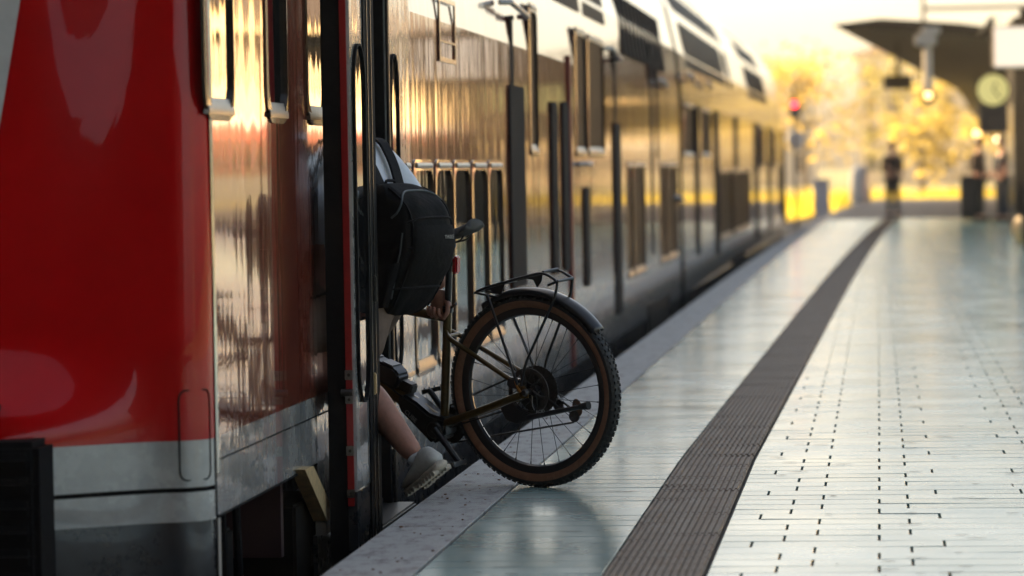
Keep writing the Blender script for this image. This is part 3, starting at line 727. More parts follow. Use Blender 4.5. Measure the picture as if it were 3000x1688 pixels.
# ------------------------------------------------------------------ bicycle (local frame: x forward, y left, z up, origin at the rear axle)
ALPHA, PITCH, LEAN = R(33.0), R(11.5), R(4.5)
vdir = Vector((-0.0975, 0.995, 0)).normalized(); rdir = Vector((vdir.y, -vdir.x, 0))
hd0 = (-rdir * math.cos(ALPHA) + vdir * math.sin(ALPHA)).normalized()
lf0 = Vector((-hd0.y, hd0.x, 0))
hx = (hd0 * math.cos(PITCH) - Vector((0, 0, 1)) * math.sin(PITCH)).normalized()
ux = hx.cross(lf0)
bu = ux * math.cos(LEAN) + lf0 * math.sin(LEAN)
bl = lf0 * math.cos(LEAN) - ux * math.sin(LEAN)
RW = 0.371
CONT = at(1359, 1224, z=0.0)
drop = Vector((0, 0, -1)); drop = (drop - bl * drop.dot(bl)).normalized()
AX = CONT - drop * RW
BMX = Matrix(((hx.x, bl.x, bu.x, AX.x), (hx.y, bl.y, bu.y, AX.y), (hx.z, bl.z, bu.z, AX.z), (0, 0, 0, 1)))
BIKE = empty('bicycle', tuple(CONT), 'olive electric bicycle with tan-wall tyres being pushed into the train', 'bicycle')
class BB(MB):
    def build(s, name, mt, parent=None, **k):
        s.xf(BMX); return super().build(name, mt, parent if parent is not None else BIKE, **k)
Yv = Vector((0, 1, 0))
def wheel(cx, disc_side=True):
    c = Vector((cx, 0, 0))
    root = BB().lathe(c, Yv, [(.318, .018), (.330, .027), (.347, .0285), (.353, .0265), (.353, -.0265), (.347, -.0285), (.330, -.027), (.318, -.018)], 96, True).build('wheel', M['tan'])
    BB().lathe(c, Yv, [(.3455, .0292), (.356, .0285), (.3635, .020), (.3665, .0), (.3635, -.020), (.356, -.0285), (.3455, -.0292)], 96).build('tyre', M['tyre'], root)
    kn = BB(); nk = 92
    for k in range(nk):
        a = 2 * math.pi * k / nk
        for yo, tw, da, rr in ((-.0255, .30, 0, .3605), (.0255, -.30, 0, .3605), (-.010, .1, .5, .3672), (.010, -.1, .5, .3672)):
            t = a + da * 2 * math.pi / nk; d = Vector((math.cos(t), 0, math.sin(t))); e = Vector((-math.sin(t), 0, math.cos(t)))
            side = Yv * (1 if yo > 0 else -1)
            n_ = (d + side * (1.0 if abs(yo) > .02 else .2)).normalized(); b_ = e.cross(n_).normalized()
            kn.obox(c + d * rr + Yv * yo, e * .0055, b_ * .0062, n_ * .0040)
    kn.build('tread', M['tyre'], root, smooth=0)
    BB().lathe(c, Yv, [(.3195, .0165), (.318, .0185), (.305, .0175), (.291, .0125), (.286, .0), (.291, -.0125), (.305, -.0175), (.318, -.0185), (.3195, -.0165)], 96).build('rim', M['blackmetal'], root)
    BB().lathe(c, Yv, [(.008, -.065), (.011, -.065), (.011, -.036), (.029, -.034), (.029, -.029), (.017, -.025), (.017, .025), (.029, .029), (.029, .034), (.012, .036), (.012, .068), (.008, .068)], 24).build('hub', M['blackmetal'], root)
    n_sp = 28
    for k in range(n_sp):
        side = 1 if k % 2 else -1; a = 2 * math.pi * (k + .5) / n_sp; off = (1 if (k // 2) % 2 else -1) * R(62)
        p = c + Vector((math.cos(a) * .292, side * .003, math.sin(a) * .292)); q_ = c + Vector((math.cos(a + off) * .027, side * .0315, math.sin(a + off) * .027))
        s_ = BB().tube([q_, p], .00135, 5); s_.tube([p + (q_ - p).normalized() * .014, p], .0026, 5); s_.build('spoke', M['blackmetal'], root)
    BB().lathe(c + Yv * .044, Yv, [(.072, .001), (.090, .001), (.090, -.001), (.072, -.001)], 48, True).build('brake_rotor', M['dsteel'], root)
    sp_ = BB()
    for k in range(6):
        a = 2 * math.pi * k / 6; sp_.tube([c + Vector((math.cos(a) * .02, .044, math.sin(a) * .02)), c + Vector((math.cos(a + .5) * .052, .044, math.sin(a + .5) * .052)), c + Vector((math.cos(a + .45) * .075, .044, math.sin(a + .45) * .075))], .0035, 5)
    sp_.build('rotor_spider', M['dsteel'], root)
    return root
rw = wheel(0.0); fw = wheel(1.205)
# cassette (right side), each ring a toothed disc
ca = BB()
for k in range(10):
    rr = .094 - k * .0068; nt_ = int(rr * 460); y_ = -.018 - k * .0038; p = []
    for j in range(nt_ * 2):
        a = math.pi * j / nt_; p.append(Vector((math.cos(a) * (rr - .004 * (j % 2)), y_, math.sin(a) * (rr - .004 * (j % 2)))))
    ca.prism(p, (0, -.0018, 0))
ca.build('cassette', M['dsteel'], rw, smooth=0)
P = lambda x, z, y=0.0: Vector((x, y, z))
BBp = P(.445, -.062); sdir = P(-.305, .952)
SC_ = BBp + sdir * .46; TTj = BBp + sdir * .415
HT0, HT1 = P(1.00, .335), P(.955, .455)
fr = BB()
fr.tube([BBp, SC_], .0175, 14); fr.build('seat_tube', M['frame'])
BB().tube(arc_pts([TTj + P(0, .012), P(.62, .455), HT1 + P(.004, -.01)], .1), .0185, 14).build('top_tube', M['frame'])
BB().tube([P(.47, -.03), P(.56, .05), HT0 + P(-.01, .02)], [.026, .031, .028], 14).build('down_tube', M['frame'])
BB().tube([HT0, HT1], .022, 14).build('head_tube', M['frame'])
for s_ in (1, -1):
    BB().tube(arc_pts([BBp + P(.0, .005, s_ * .022), P(.33, -.048, s_ * .034), P(.18, -.020, s_ * .056), P(.02, -.004, s_ * .066)], .06), [.015] * 1 + [.0165] * 10 + [.013], 12).build('chain_stay', M['frame']) if False else None
    cs = BB()
    pts_ = arc_pts([BBp + P(-.005, .012, s_ * .022), P(.30, -.040, s_ * .045), P(.02, -.006, s_ * .066)], .08, 6)
    cs.tube(pts_, .0155, 12); cs.build('chain_stay', M['frame'])
    ss = BB(); pts_ = arc_pts([BBp + sdir * .375 + P(0, 0, s_ * .012), BBp + sdir * .345 + P(-.035, .0, s_ * .040), P(.012, .022, s_ * .064)], .05, 6)
    ss.tube(pts_, .0098, 12); ss.build('seat_stay', M['frame'])
    dr = BB(); dr.prism([P(.035, .03, s_ * .062), P(.03, -.015, s_ * .062), P(-.006, -.022, s_ * .062), P(-.014, .0, s_ * .062), P(0, .026, s_ * .062)], (0, s_ * .007, 0)); dr.build('dropout', M['frame'])
BB().tube([BBp + sdir * .352 + P(-.03, 0, -.04), BBp + sdir * .352 + P(-.03, 0, .04)], .008, 10).build('stay_bridge', M['frame'])
# motor, battery, covers
mo = BB(); mo.prism([P(.40, -.035, -.05), P(.425, -.105, -.05), P(.49, -.12, -.05), P(.60, .03, -.05), P(.61, .075, -.05), P(.575, .10, -.05), P(.52, .055, -.05), P(.47, .0, -.05)], (0, .10, 0))
MOTOR = mo.build('motor', M['blackmetal'], bevel=.012)
BB().lathe(BBp + P(.015, -.005, .0505), Yv, [(.0, .006), (.030, .006), (.036, 0)], 24).build('motor_cap', M['blackmetal'], MOTOR)
dtd = (HT0 - P(.56, .05)).normalized(); dtn = Vector((-dtd.z, 0, dtd.x))
b0 = P(.60, .125)
ba = BB(); ba.prism([b0 + dtn * -.01 + Yv * -.04, b0 + dtn * .05 + Yv * -.04, b0 + dtn * .068 + dtd * .03 + Yv * -.04, b0 + dtn * .068 + dtd * .30 + Yv * -.04, b0 + dtn * .045 + dtd * .335 + Yv * -.04, b0 - dtn * .01 + dtd * .33 + Yv * -.04], (0, .08, 0))
BAT = ba.build('battery', M['blackmetal'], bevel=.009)
for k in range(3):
    r_ = BB(); c = b0 + dtn * .066 + dtd * (.07 + .085 * k); r_.obox(c, dtd * .028, Yv * .034, dtn * .007); r_.build('battery_rib', M['blackmetal'], BAT, bevel=.004)
bp_ = BB(); bp_.obox(b0 + dtd * -.03 + dtn * .012, dtd * .03, Yv * .024, dtn * .02); bp_.build('battery_dock', M['dsteel'], BAT, bevel=.006)
# fork, headset, bars
ft = P(.935, .50)
for s_ in (1, -1):
    BB().tube([HT0 + P(.012, -.03, s_ * .058), P(1.205, .0, s_ * .058)], [.019, .0165], 12).build('fork_leg', M['blackmetal'])
BB().obox(HT0 + P(.012, -.022), P(.02, 0), Yv * .075, P(0, .02)).build('fork_crown', M['blackmetal'], bevel=.01)
BB().tube(arc_pts([HT1, P(.93, .53), P(.985, .56)], .03), .018, 12).build('stem', M['blackmetal'])
hb2 = BB(); hb2.tube(arc_pts([P(.93, .575, .36), P(.985, .56, .12), P(.985, .56, -.12), P(.93, .575, -.36)], .05), .0125, 12); HB = hb2.build('handlebar', M['blackmetal'])
for s_ in (1, -1):
    BB().tube([P(.93, .575, s_ * .36), P(.955, .568, s_ * .25)], .0165, 12).build('grip', M['tyre'], HB)
    BB().tube([P(.965, .56, s_ * .22), P(1.0, .54, s_ * .27), P(.985, .535, s_ * .34)], .006, 8).build('brake_lever', M['blackmetal'], HB)
# seat post, clamp, saddle, tail light
SP1 = BBp + sdir * .70
BB().tube([SC_ - sdir * .05, SP1], .0138, 14).build('seat_post', M['blackmetal'])
cl = BB(); cl.tube([SC_ - sdir * .012, SC_ + sdir * .012], .0215, 14); cl.tube([SC_ + P(-.01, 0, .0), SC_ + P(-.055, .012, .018)], .006, 8); cl.tube([SC_ + P(0, 0, -.03), SC_ + P(0, 0, .03)], .006, 8); cl.build('seat_clamp', M['blackmetal'])
sa = BB(); vs = []; prof = [(-.135, .060, .018), (-.13, .074, .012), (-.10, .080, .004), (-.05, .066, -.002), (0, .040, -.002), (.06, .024, .0), (.12, .020, -.006), (.135, .012, -.014)]
ST = SP1 + P(.0, .055); nseg = 14
for (x_, hw_, dz) in prof:
    for k in range(nseg):
        a = 2 * math.pi * k / nseg; yy = math.cos(a) * hw_; zz = math.sin(a)
        vs.append(ST + P(x_, dz + (.012 if zz > 0 else .030 * (1 - .5 * (abs(yy) / hw_) ** 2)) * zz + .012 * (abs(yy) / hw_) ** 2 * 0 - .02 * (abs(yy) / .08) ** 2, yy))
sa.add(vs, [(i * nseg + k, i * nseg + (k + 1) % nseg, (i + 1) * nseg + (k + 1) % nseg, (i + 1) * nseg + k) for i in range(len(prof) - 1) for k in range(nseg)] + [tuple(range(nseg)), tuple(range((len(prof) - 1) * nseg, len(prof) * nseg))])
SAD = sa.build('saddle', M['tyre'], smooth=70)
for s_ in (1, -1):
    BB().tube(arc_pts([ST + P(-.105, -.012, s_ * .03), ST + P(-.075, -.042, s_ * .022), ST + P(.05, -.042, s_ * .022), ST + P(.11, -.02, s_ * .012)], .03), .0036, 8).build('saddle_rail', M['dsteel'], SAD)
BB().obox(SP1 + P(0, .006), P(.02, 0), Yv * .022, P(0, .014)).build('rail_clamp', M['blackmetal'], SAD, bevel=.005)
tl = BB(); c = SP1 - sdir * .075 + P(-.034, 0); d_ = Vector((sdir.x, 0, sdir.z)); tl.obox(c, P(.011, .003), Yv * .016, d_ * .034); TL = tl.build('tail_light', M['reflector'], bevel=.006)
BB().obox(SP1 - sdir * .065 + P(-.016, 0), P(.012, 0), Yv * .012, P(0, .012)).build('light_bracket', M['blackmetal'], TL, bevel=.003)
# fender (black mudguard over the rear tyre)
fe = BB(); na = 40; vs = []; cross = [(-.034, -.016), (-.030, .000), (-.018, .0075), (0, .010), (.018, .0075), (.030, .000), (.034, -.016)]
for i in range(na + 1):
    a = R(112 - (112 - 14 - 0) * 0) if False else R(36 + 0) * 0 + R(128 + (24 - 128) * i / na + 52 * 0)
    ang = R(62 + (62 - 62) * 0) * 0 + R(70 + 84 * i / na)   # from above the front of the tyre round to the rear
    flare = 1 + .12 * (i / na)
    for (y_, r_) in cross: vs.append(Vector((math.cos(ang) * (.383 + r_), y_ * flare, math.sin(ang) * (.383 + r_))))
kx = len(cross)
fe.add(vs, [(i * kx + j, i * kx + j + 1, (i + 1) * kx + j + 1, (i + 1) * kx + j) for i in range(na) for j in range(kx - 1)])
FE = fe.build('mudguard', M['blackmetal'], smooth=50)
sol = FE.modifiers.new('thickness', 'SOLIDIFY'); sol.thickness = 0.003
# rack
RZ = .425
def rk(pts, r=.0055, n='rack_tube', rad=.03):
    BB().tube(arc_pts(pts, rad, 5), r, 9).build(n, M['blackmetal'], RACK)
RX = -.09
RACK = BB().tube(arc_pts([P(.05 + RX, RZ, .052), P(-.10 + RX, RZ + .002, .052), P(-.155 + RX, RZ - .045, .054), P(-.11 + RX, RZ - .05, .054)], .03), .0055, 9).build('rack', M['blackmetal'])
rk([P(.02 + RX, RZ, .052), P(.16 + RX, RZ - .004, .050), P(.235 + RX, RZ - .012, .036), P(.235 + RX, RZ - .012, -.036), P(.16 + RX, RZ - .004, -.050), P(.02 + RX, RZ, -.052)])
rk([P(.05 + RX, RZ, -.052), P(-.10 + RX, RZ + .002, -.052), P(-.155 + RX, RZ - .045, -.054)])
rk([P(-.155 + RX, RZ - .045, .054), P(-.155 + RX, RZ - .045, -.054)])
rk([P(-.10 + RX, RZ + .002, .052), P(-.10 + RX, RZ + .002, -.052)])
for x_ in (.09,): rk([P(x_ + RX, RZ - .002, .052), P(x_ + RX, RZ - .002, -.052)])
for s_ in (1, -1):
    rk([P(-.155 + RX, RZ - .045, s_ * .054), P(-.13 + RX, RZ - .10, s_ * .056), P(-.03, .10, s_ * .076), P(.004, .028, s_ * .078)], .0056, 'rack_leg', .04)
    rk([P(.17 + RX, RZ - .03, s_ * .05), P(.16 + RX, RZ - .07, s_ * .056), P(.02, .035, s_ * .078)], .0056, 'rack_leg', .03)
rk([P(.235 + RX, RZ - .012, .034), P(.14 + RX, RZ - .05, .03), P(.12 + RX, RZ - .055, 0)], .0048)
rk([P(.235 + RX, RZ - .012, -.034), P(.14 + RX, RZ - .05, -.03), P(.12 + RX, RZ - .055, 0)], .0048)
pt_ = BB(); pt_.prism([P(-.02 + RX, RZ - .007, .05), P(-.095 + RX, RZ - .006, .05), P(-.085 + RX, RZ - .03, .05), P(-.06 + RX, RZ - .05, .05), P(-.05 + RX, RZ - .018, .05)], (0, .004, 0)); pt_.build('rack_gusset', M['blackmetal'], RACK)
pt_ = BB(); pt_.prism([P(.16 + RX, RZ - .012, .048), P(.08 + RX, RZ - .008, .048), P(.11 + RX, RZ - .045, .048)], (0, .004, 0)); pt_.build('rack_gusset', M['blackmetal'], RACK)
# drivetrain
cr_ = BB(); p = []
for j in range(76):
    a = math.pi * 2 * j / 76; rr = .072 - .004 * (j % 2); p.append(BBp + Vector((math.cos(a) * rr, -.048, math.sin(a) * rr)))
cr_.prism(p, (0, -.003, 0)); CH = cr_.build('chainring', M['dsteel'], smooth=0)
cd = P(.0, -1.0); cd = P(-.50, -.866)
for s_, sg in ((1, 1), (-1, -1)):
    a0 = BBp + Yv * s_ * .066; a1 = a0 + cd * sg * .168 + Yv * s_ * .012
    cm = BB(); cm.tube([a0, a0 * .5 + a1 * .5, a1], [.0165, .0125, .0115], 10); CK = cm.build('crank_arm', M['blackmetal'])
    pd = BB(); pc = a1 + Yv * s_ * .06
    pd.tube([a1, a1 + Yv * s_ * .11], .007, 8)
    for ex in (-.042, .042): pd.obox(pc + P(ex, 0), P(.006, 0), Yv * .045, P(0, .009))
    for ey in (-.045, 0, .045): pd.obox(pc + Yv * ey, P(.045, 0), Yv * .005, P(0, .008))
    for ex in (-.04, .04):
        for ey in (-.035, 0, .035): pd.tube([pc + P(ex, .008) + Yv * ey, pc + P(ex, .015) + Yv * ey], .0025, 6)
    pd.build('pedal', M['blackmetal'], CK, smooth=0)
def chain(p0, p1, name='chain', sag=.0):
    m_ = BB(); L = (p1 - p0).length; n = int(L / .0127); d = (p1 - p0).normalized(); u = Vector((-d.z, 0, d.x))
    for k in range(n):
        t = (k + .5) / n; c = p0 + (p1 - p0) * t - P(0, sag * 4 * t * (1 - t))
        for yy in ((-.003, .003) if k % 2 else (-.0018, .0018)): m_.obox(c + Yv * yy, d * .0066, Yv * .0008, u * .0034)
        m_.tube([c - d * .0063 - Yv * .0028, c - d * .0063 + Yv * .0028], .0042, 8)
    return m_.build(name, M['dsteel'], smooth=0)
der0, der1 = P(-.055, -.075, -.052), P(-.115, -.13, -.05)
chain(BBp + P(.0, .070, -.05), P(.03, .082, -.045))
chain(BBp + P(.02, -.070, -.05), der1 + P(.008, -.022))
chain(der1 + P(-.02, .005), der0 + P(-.02, .01))
dl = BB(); dl.obox((der0 + der1) / 2 + P(-.005, 0), (der1 - der0) * .5, Yv * .006, P(.017, .012)); dl.tube([P(-.01, -.015, -.07), P(-.04, -.05, -.075), der0 + Yv * -.01], .013, 10); DER = dl.build('derailleur', M['blackmetal'], bevel=.003)
for c in (der0, der1): BB().lathe(c, Yv, [(.0, .004), (.022, .004), (.0235, 0), (.022, -.004), (.0, -.004)], 18).build('jockey_wheel', M['dsteel'], DER)
ol = BB(); ol.lathe(der1 + P(-.022, .03, .0), Vector((.5, 1, 0)), [(.0, .003), (.032, .002), (.034, 0), (.032, -.002), (0, -.003)], 22); ol.build('pulley_guard', M['leafbit'], DER)
# caliper and kickstand on the left
cp = BB(); cp.obox(P(.045, .045, .056), P(.024, .010), Yv * .016, P(-.008, .018)); CPR = cp.build('brake_caliper', M['blackmetal'], bevel=.006)
BB().tube([P(.030, .052, .073), P(.026, .032, .075), P(.016, .006, .0745)], .0045, 8).build('caliper_accent', M['orange'], CPR)
ax_ = BB(); ax_.lathe(P(0, 0, .068), Yv, [(.0, .012), (.010, .012), (.014, .004), (.016, 0)], 16); ax_.build('axle_cap', M['blackmetal'])
KS0, KS1 = P(.085, -.075, .082), P(-.262, -.095, .098)
kdir = (KS1 - KS0).normalized()
kp = BB(); kp.prism([P(.115, -.035, .076), P(.05, -.025, .076), P(.03, -.055, .076), P(-.02, -.086, .076), P(-.03, -.10, .076), P(.05, -.11, .076), P(.10, -.085, .076)], (0, .014, 0)); KS = kp.build('kickstand', M['blackmetal'], bevel=.004)
BB().tube([P(.0, -.094, .088), KS1], [.0115, .0085], 10).build('stand_leg', M['blackmetal'], KS)
BB().tube([KS1 - kdir * .02, KS1 + kdir * .022], [.0115, .0165], 10).build('stand_foot', M['tyre'], KS)
BB().tube(arc_pts([P(.10, -.05, .072), P(.25, -.06, .052), P(.40, -.07, .03)], .05), .004, 6).build('cable', M['blackmetal'])
BB().tube([P(.36, -.11, -.045), P(.35, -.118, -.03)], .008, 8).build('bolt', M['steel'])
def text_mesh(s, size, ext=0.0006):
    cu = bpy.data.curves.new('t', 'FONT'); cu.body = s; cu.size = size; cu.align_x = 'CENTER'; cu.align_y = 'CENTER'; cu.extrude = ext; cu.resolution_u = 2
    o = bpy.data.objects.new('t', cu); COL.objects.link(o); bpy.context.view_layer.update()
    me = bpy.data.meshes.new_from_object(o.evaluated_get(bpy.context.evaluated_depsgraph_get())); bpy.data.objects.remove(o); return me
def put_text(s, size, name, mt, parent, o, ex, ey, squash=1.0):
    """lettering placed with its baseline along ex and up along ey (world)"""
    ex, ey = Vector(ex).normalized(), Vector(ey); ey = (ey - ex * ey.dot(ex)).normalized(); ez = ex.cross(ey)
    me = text_mesh(s, size); me.transform(Matrix(((ex.x * squash, ey.x, ez.x, o[0]), (ex.y * squash, ey.y, ez.y, o[1]), (ex.z * squash, ey.z, ez.z, o[2]), (0, 0, 0, 1))))
    me.materials.clear(); return link(name, me, mt, parent)
bw_ = lambda v: (BMX @ v)
put_text('ACID', .017, 'lettering', M['print'], KS, bw_(KS0 + kdir * .155 + P(0, .003, .0135)), BMX.to_3x3() @ Vector((kdir.x, 0, kdir.z)), BMX.to_3x3() @ P(0, 1))
put_text('CUBE', .026, 'lettering', M['print'], MOTOR, bw_(P(.553, .005, .0512)), BMX.to_3x3() @ P(-.62, -.78), BMX.to_3x3() @ P(-.78, .62))
# tie the bicycle: bottle-free frame, cable along the down tube
BB().tube(arc_pts([P(.5, .0, .03), P(.7, .2, .035), P(.95, .42, .03)], .1), .003, 6).build('cable', M['blackmetal'])

# ------------------------------------------------------------------ people
def skin_obj(name, nodes, edges, mt, parent=None, root=0, sub=2, extra=None):
    """nodes: list of (point, radius or (rx, ry)); skin + subdivision, baked to a mesh"""
    me = bpy.data.meshes.new(name); me.from_pydata([tuple(n_[0]) for n_ in nodes], edges, []); me.update()
    o = bpy.data.objects.new(name, me); COL.objects.link(o)
    md = o.modifiers.new('skin', 'SKIN'); md.use_smooth_shade = True; md.branch_smoothing = 0.6
    sl = me.skin_vertices[0].data
    for i, n_ in enumerate(nodes):
        r_ = n_[1]; sl[i].radius = (r_, r_) if not isinstance(r_, tuple) else r_; sl[i].use_root = (i == root)
    sb = o.modifiers.new('sub', 'SUBSURF'); sb.levels = sub; sb.render_levels = sub
    bpy.context.view_layer.update()
    em = bpy.data.meshes.new_from_object(o.evaluated_get(bpy.context.evaluated_depsgraph_get())); em.name = name
    bpy.data.objects.remove(o); em.materials.clear()
    if extra:
        bm = bmesh.new(); bm.from_mesh(em)
        for e_ in extra:
            bm.from_mesh(e_)
        bm.to_mesh(em); bm.free()
    shade(em, 180)
    return link(name, em, mt, parent)
V = Vector
HEAD_D = hd0.copy(); LEFT_D = lf0.copy(); UPD = V((0, 0, 1))
def head_mesh(c, fwd, up, size=.115):
    """egg-shaped head with brow, nose, lips, chin and ears"""
    fwd = fwd.normalized(); up = (up - fwd * up.dot(fwd)).normalized(); lf = up.cross(fwd)
    bm = bmesh.new(); bmesh.ops.create_uvsphere(bm, u_segments=32, v_segments=24, radius=1.0)
    for v in bm.verts:
        x, y, z = v.co
        k = 1 - .25 * max(0, -z) * (1 if x > -.2 else .9)
        X, Y_, Z = x * .86 * k, y * .70 * k, z * 1.05
        g = lambda cx, cz, cy, s1: math.exp(-((z - cz) ** 2 + (abs(y) - cy) ** 2) / s1) * max(0, x)
        X += .20 * math.exp(-((z + .22) ** 2) / .035 - y * y / .012) * max(0, x)       # nose
        X -= .09 * g(0, .02, .30, .02); X += .05 * math.exp(-((z - .2) ** 2) / .01) * max(0, x)
        X += .05 * math.exp(-((z + .52) ** 2) / .006 - y * y / .04) * max(0, x); X += .07 * math.exp(-((z + .85) ** 2) / .02 - y * y / .06) * max(0, x)
        v.co = V((X, Y_, Z))
    for s_ in (1, -1):
        r_ = bmesh.ops.create_uvsphere(bm, u_segments=10, v_segments=8, radius=1.0)
        for v in r_['verts']: v.co = V((v.co.x * .12 - .02, v.co.y * .05 + s_ * .70, v.co.z * .22 - .08))
    for v in bm.verts: v.co = c + (fwd * v.co.x + lf * v.co.y + up * v.co.z) * size
    me = bpy.data.meshes.new('head'); bm.to_mesh(me); bm.free(); return me
def hand_mesh(wrist, d, n, size=1.0, curl=.5, thumb_side=1, curlv=None):
    """palm and five bent fingers; d: wrist to knuckles, n: back of the hand"""
    d = d.normalized(); n = (n - d * n.dot(d)).normalized(); s_ = d.cross(n) * thumb_side
    sg = 1 if (Quaternion(s_, .1) @ d).dot(n) < 0 else -1
    bm = bmesh.new()
    def chain_(pts, rads):
        for a in range(len(pts) - 1):
            pass
        m_ = MB(); m_.tube(pts, rads, 8)
        e = m_.v, m_.f; vs_ = [bm.verts.new(v) for v in e[0]]
        for f in e[1]:
            try: bm.faces.new([vs_[i] for i in f])
            except ValueError: pass
        r_ = bmesh.ops.create_uvsphere(bm, u_segments=8, v_segments=6, radius=rads[-1])
        for v in r_['verts']: v.co += pts[-1]
    w_ = wrist
    # palm: flattened lofted block
    pv = []; rows = [(0, .026, .019), (.03, .034, .019), (.065, .041, .016), (.088, .042, .013), (.095, .038, .008)]; ns = 14
    for t, hw_, ht in rows:
        for k in range(ns):
            a = 2 * math.pi * k / ns; pv.append(w_ + (d * t + s_ * math.cos(a) * hw_ + n * math.sin(a) * ht) * size)
    vs_ = [bm.verts.new(v) for v in pv]
    for i in range(len(rows) - 1):
        for k in range(ns): bm.faces.new([vs_[i * ns + k], vs_[i * ns + (k + 1) % ns], vs_[(i + 1) * ns + (k + 1) % ns], vs_[(i + 1) * ns + k]])
    bm.faces.new(vs_[:ns]); bm.faces.new(vs_[-ns:])
    for off, L, rr, cu in ((.030, .070, .0086, curl), (.010, .080, .0090, curl * 1.02), (-.011, .074, .0086, curl * 1.05), (-.030, .058, .0075, curl * 1.1)):
        p = w_ + (d * .088 + s_ * off) * size; dd = d.copy(); pts = [w_ + (d * .07 + s_ * off * .95) * size, p]
        for f, seg in ((.44, cu), (.31, cu * 1.2), (.25, cu * .8)):
            dd = (Quaternion(s_, seg * sg) @ dd).normalized()
            p = p + dd * L * f * size; pts.append(p)
        chain_(pts, [rr * size * 1.05, rr * size * 1.08, rr * size, rr * size * .93, rr * size * .8])
    p0 = w_ + (d * .022 + s_ * .024) * size; p1 = w_ + (d * .050 + s_ * .050 - n * .012) * size; p2 = w_ + (d * .082 + s_ * .058 - n * .026) * size; p3 = w_ + (d * .105 + s_ * .050 - n * .036) * size
    chain_([p0, p1, p2, p3], [.0125 * size, .0115 * size, .0098 * size, .0085 * size])
    me = bpy.data.meshes.new('hand'); bmesh.ops.recalc_face_normals(bm, faces=bm.faces); bm.to_mesh(me); bm.free(); return me
def rider():
    root = empty('person', (-1.87, 12.78, 0), 'person in pale shirt and shorts with backpack stepping into the train', 'person')
    ank = at(1046, 1150, Y=12.40); knee = at(892, 950, Y=12.64); lhip = V((-1.915, 12.76, .77))
    toe = at(1034, 1238, Y=12.50); heel = at(1108, 1178, Y=12.30)
    rhip = V((-1.84, 12.92, .77)); rkn = V((-2.09, 13.02, .46)); rank = V((-2.24, 13.09, -.03))
    pel = V((-1.88, 12.83, .84)); bel = V((-1.90, 12.85, .98)); che = V((-1.945, 12.87, 1.15)); nb = V((-2.02, 12.905, 1.315)); nk = V((-2.05, 12.92, 1.38)); hc = V((-2.10, 12.945, 1.50))
    lsh = nb + LEFT_D * .165 + V((0, 0, -.055)); rsh = nb - LEFT_D * .165 + V((0.03, 0, -.055))
    hand_t = at(1085, 795, Y=13.14)           # wrist of the right hand over the top tube
    grip = bw_(TTj + P(.035, .030))
    wr = grip + UPD * .096 - HEAD_D * .012; elb = V((-1.72, 13.06, .95))
    lel = V((-2.22, 12.78, 1.02)); lwr = V((-2.36, 12.93, .92))
    nodes = [(pel, (.145, .100)), (bel, (.125, .085)), (che, (.140, .095)), (nb, (.070, .06)), (nk, .054), (hc - V((0, 0, .04)), .055),
             (lsh, .050), (lel, .042), (lwr, .027), (rsh, .050), (elb, .044), (wr * .55 + elb * .45, .040), (wr, .0265),
             (lhip, .088), (knee * .5 + lhip * .5, .076), (knee, .056), (knee * .68 + ank * .32, .070), (knee * .3 + ank * .7, .052), (ank, .040),
             (rhip, .088), (rkn * .5 + rhip * .5, .076), (rkn, .056), (rkn * .65 + rank * .35, .058), (rank, .037)]
    edges = [(0, 1), (1, 2), (2, 3), (3, 4), (4, 5), (2, 6), (6, 7), (7, 8), (2, 9), (9, 10), (10, 11), (11, 12), (0, 13), (13, 14), (14, 15), (15, 16), (16, 17), (17, 18), (0, 19), (19, 20), (20, 21), (21, 22), (22, 23)]
    fdir = (HEAD_D + V((0, 0, -.25))).normalized()
    ttd = BMX.to_3x3() @ P(1, .12)
    d_hand = (grip - wr).normalized()
    hm = hand_mesh(wr + (elb - wr).normalized() * -.0, d_hand, LEFT_D * 1.0 if False else (-(ttd.cross(d_hand))).normalized(), .98, 1.0, 1)
    hl = hand_mesh(lwr, (lwr - lel), UPD, .95, .35, -1)
    skin_obj('body', nodes, edges, M['skin'], root, extra=[head_mesh(hc, fdir, UPD), hm, hl])
    for s_ in (1, -1):
        e = MB(); lf = UPD.cross(fdir).normalized(); c = hc + fdir * .086 + lf * s_ * .034 + V((0, 0, .006)); e.lathe(c, fdir, [(0, .010), (.006, .008), (.0105, 0), (.006, -.008)], 10); e.build('eye', M['eye'], root)
    hr = bmesh.new(); bmesh.ops.create_uvsphere(hr, u_segments=28, v_segments=20, radius=1)
    upv = (UPD - fdir * UPD.dot(fdir)).normalized(); lfv = upv.cross(fdir)
    bmesh.ops.delete(hr, geom=[v for v in hr.verts if v.co.z < .25 * v.co.x * 2.2 - .32], context='VERTS')
    for v in hr.verts: v.co = hc + (fdir * (v.co.x * .92 - .03) + lfv * v.co.y * .78 + upv * (v.co.z * 1.10 + .02)) * .115
    me = bpy.data.meshes.new('hair'); hr.to_mesh(me); hr.free(); shade(me, 180); h = link('hair', me, M['hair'], root); so = h.modifiers.new('t', 'SOLIDIFY'); so.thickness = .012
    # clothes follow the same skeleton
    sn = [(bel - V((0, 0, .16)), (.165, .125)), (bel, (.168, .128)), (che, (.195, .145)), (nb - V((0, 0, .02)), (.125, .105)), (nk - V((0, 0, .02)), .066), (lsh, .108), (lsh * .35 + lel * .65, .080), (rsh, .108), (rsh * .60 + elb * .40, .088), (rsh * .30 + elb * .70, .076)]
    skin_obj('shirt', sn, [(0, 1), (1, 2), (2, 3), (3, 4), (2, 5), (5, 6), (2, 7), (7, 8), (8, 9)], M['shirt'], root)
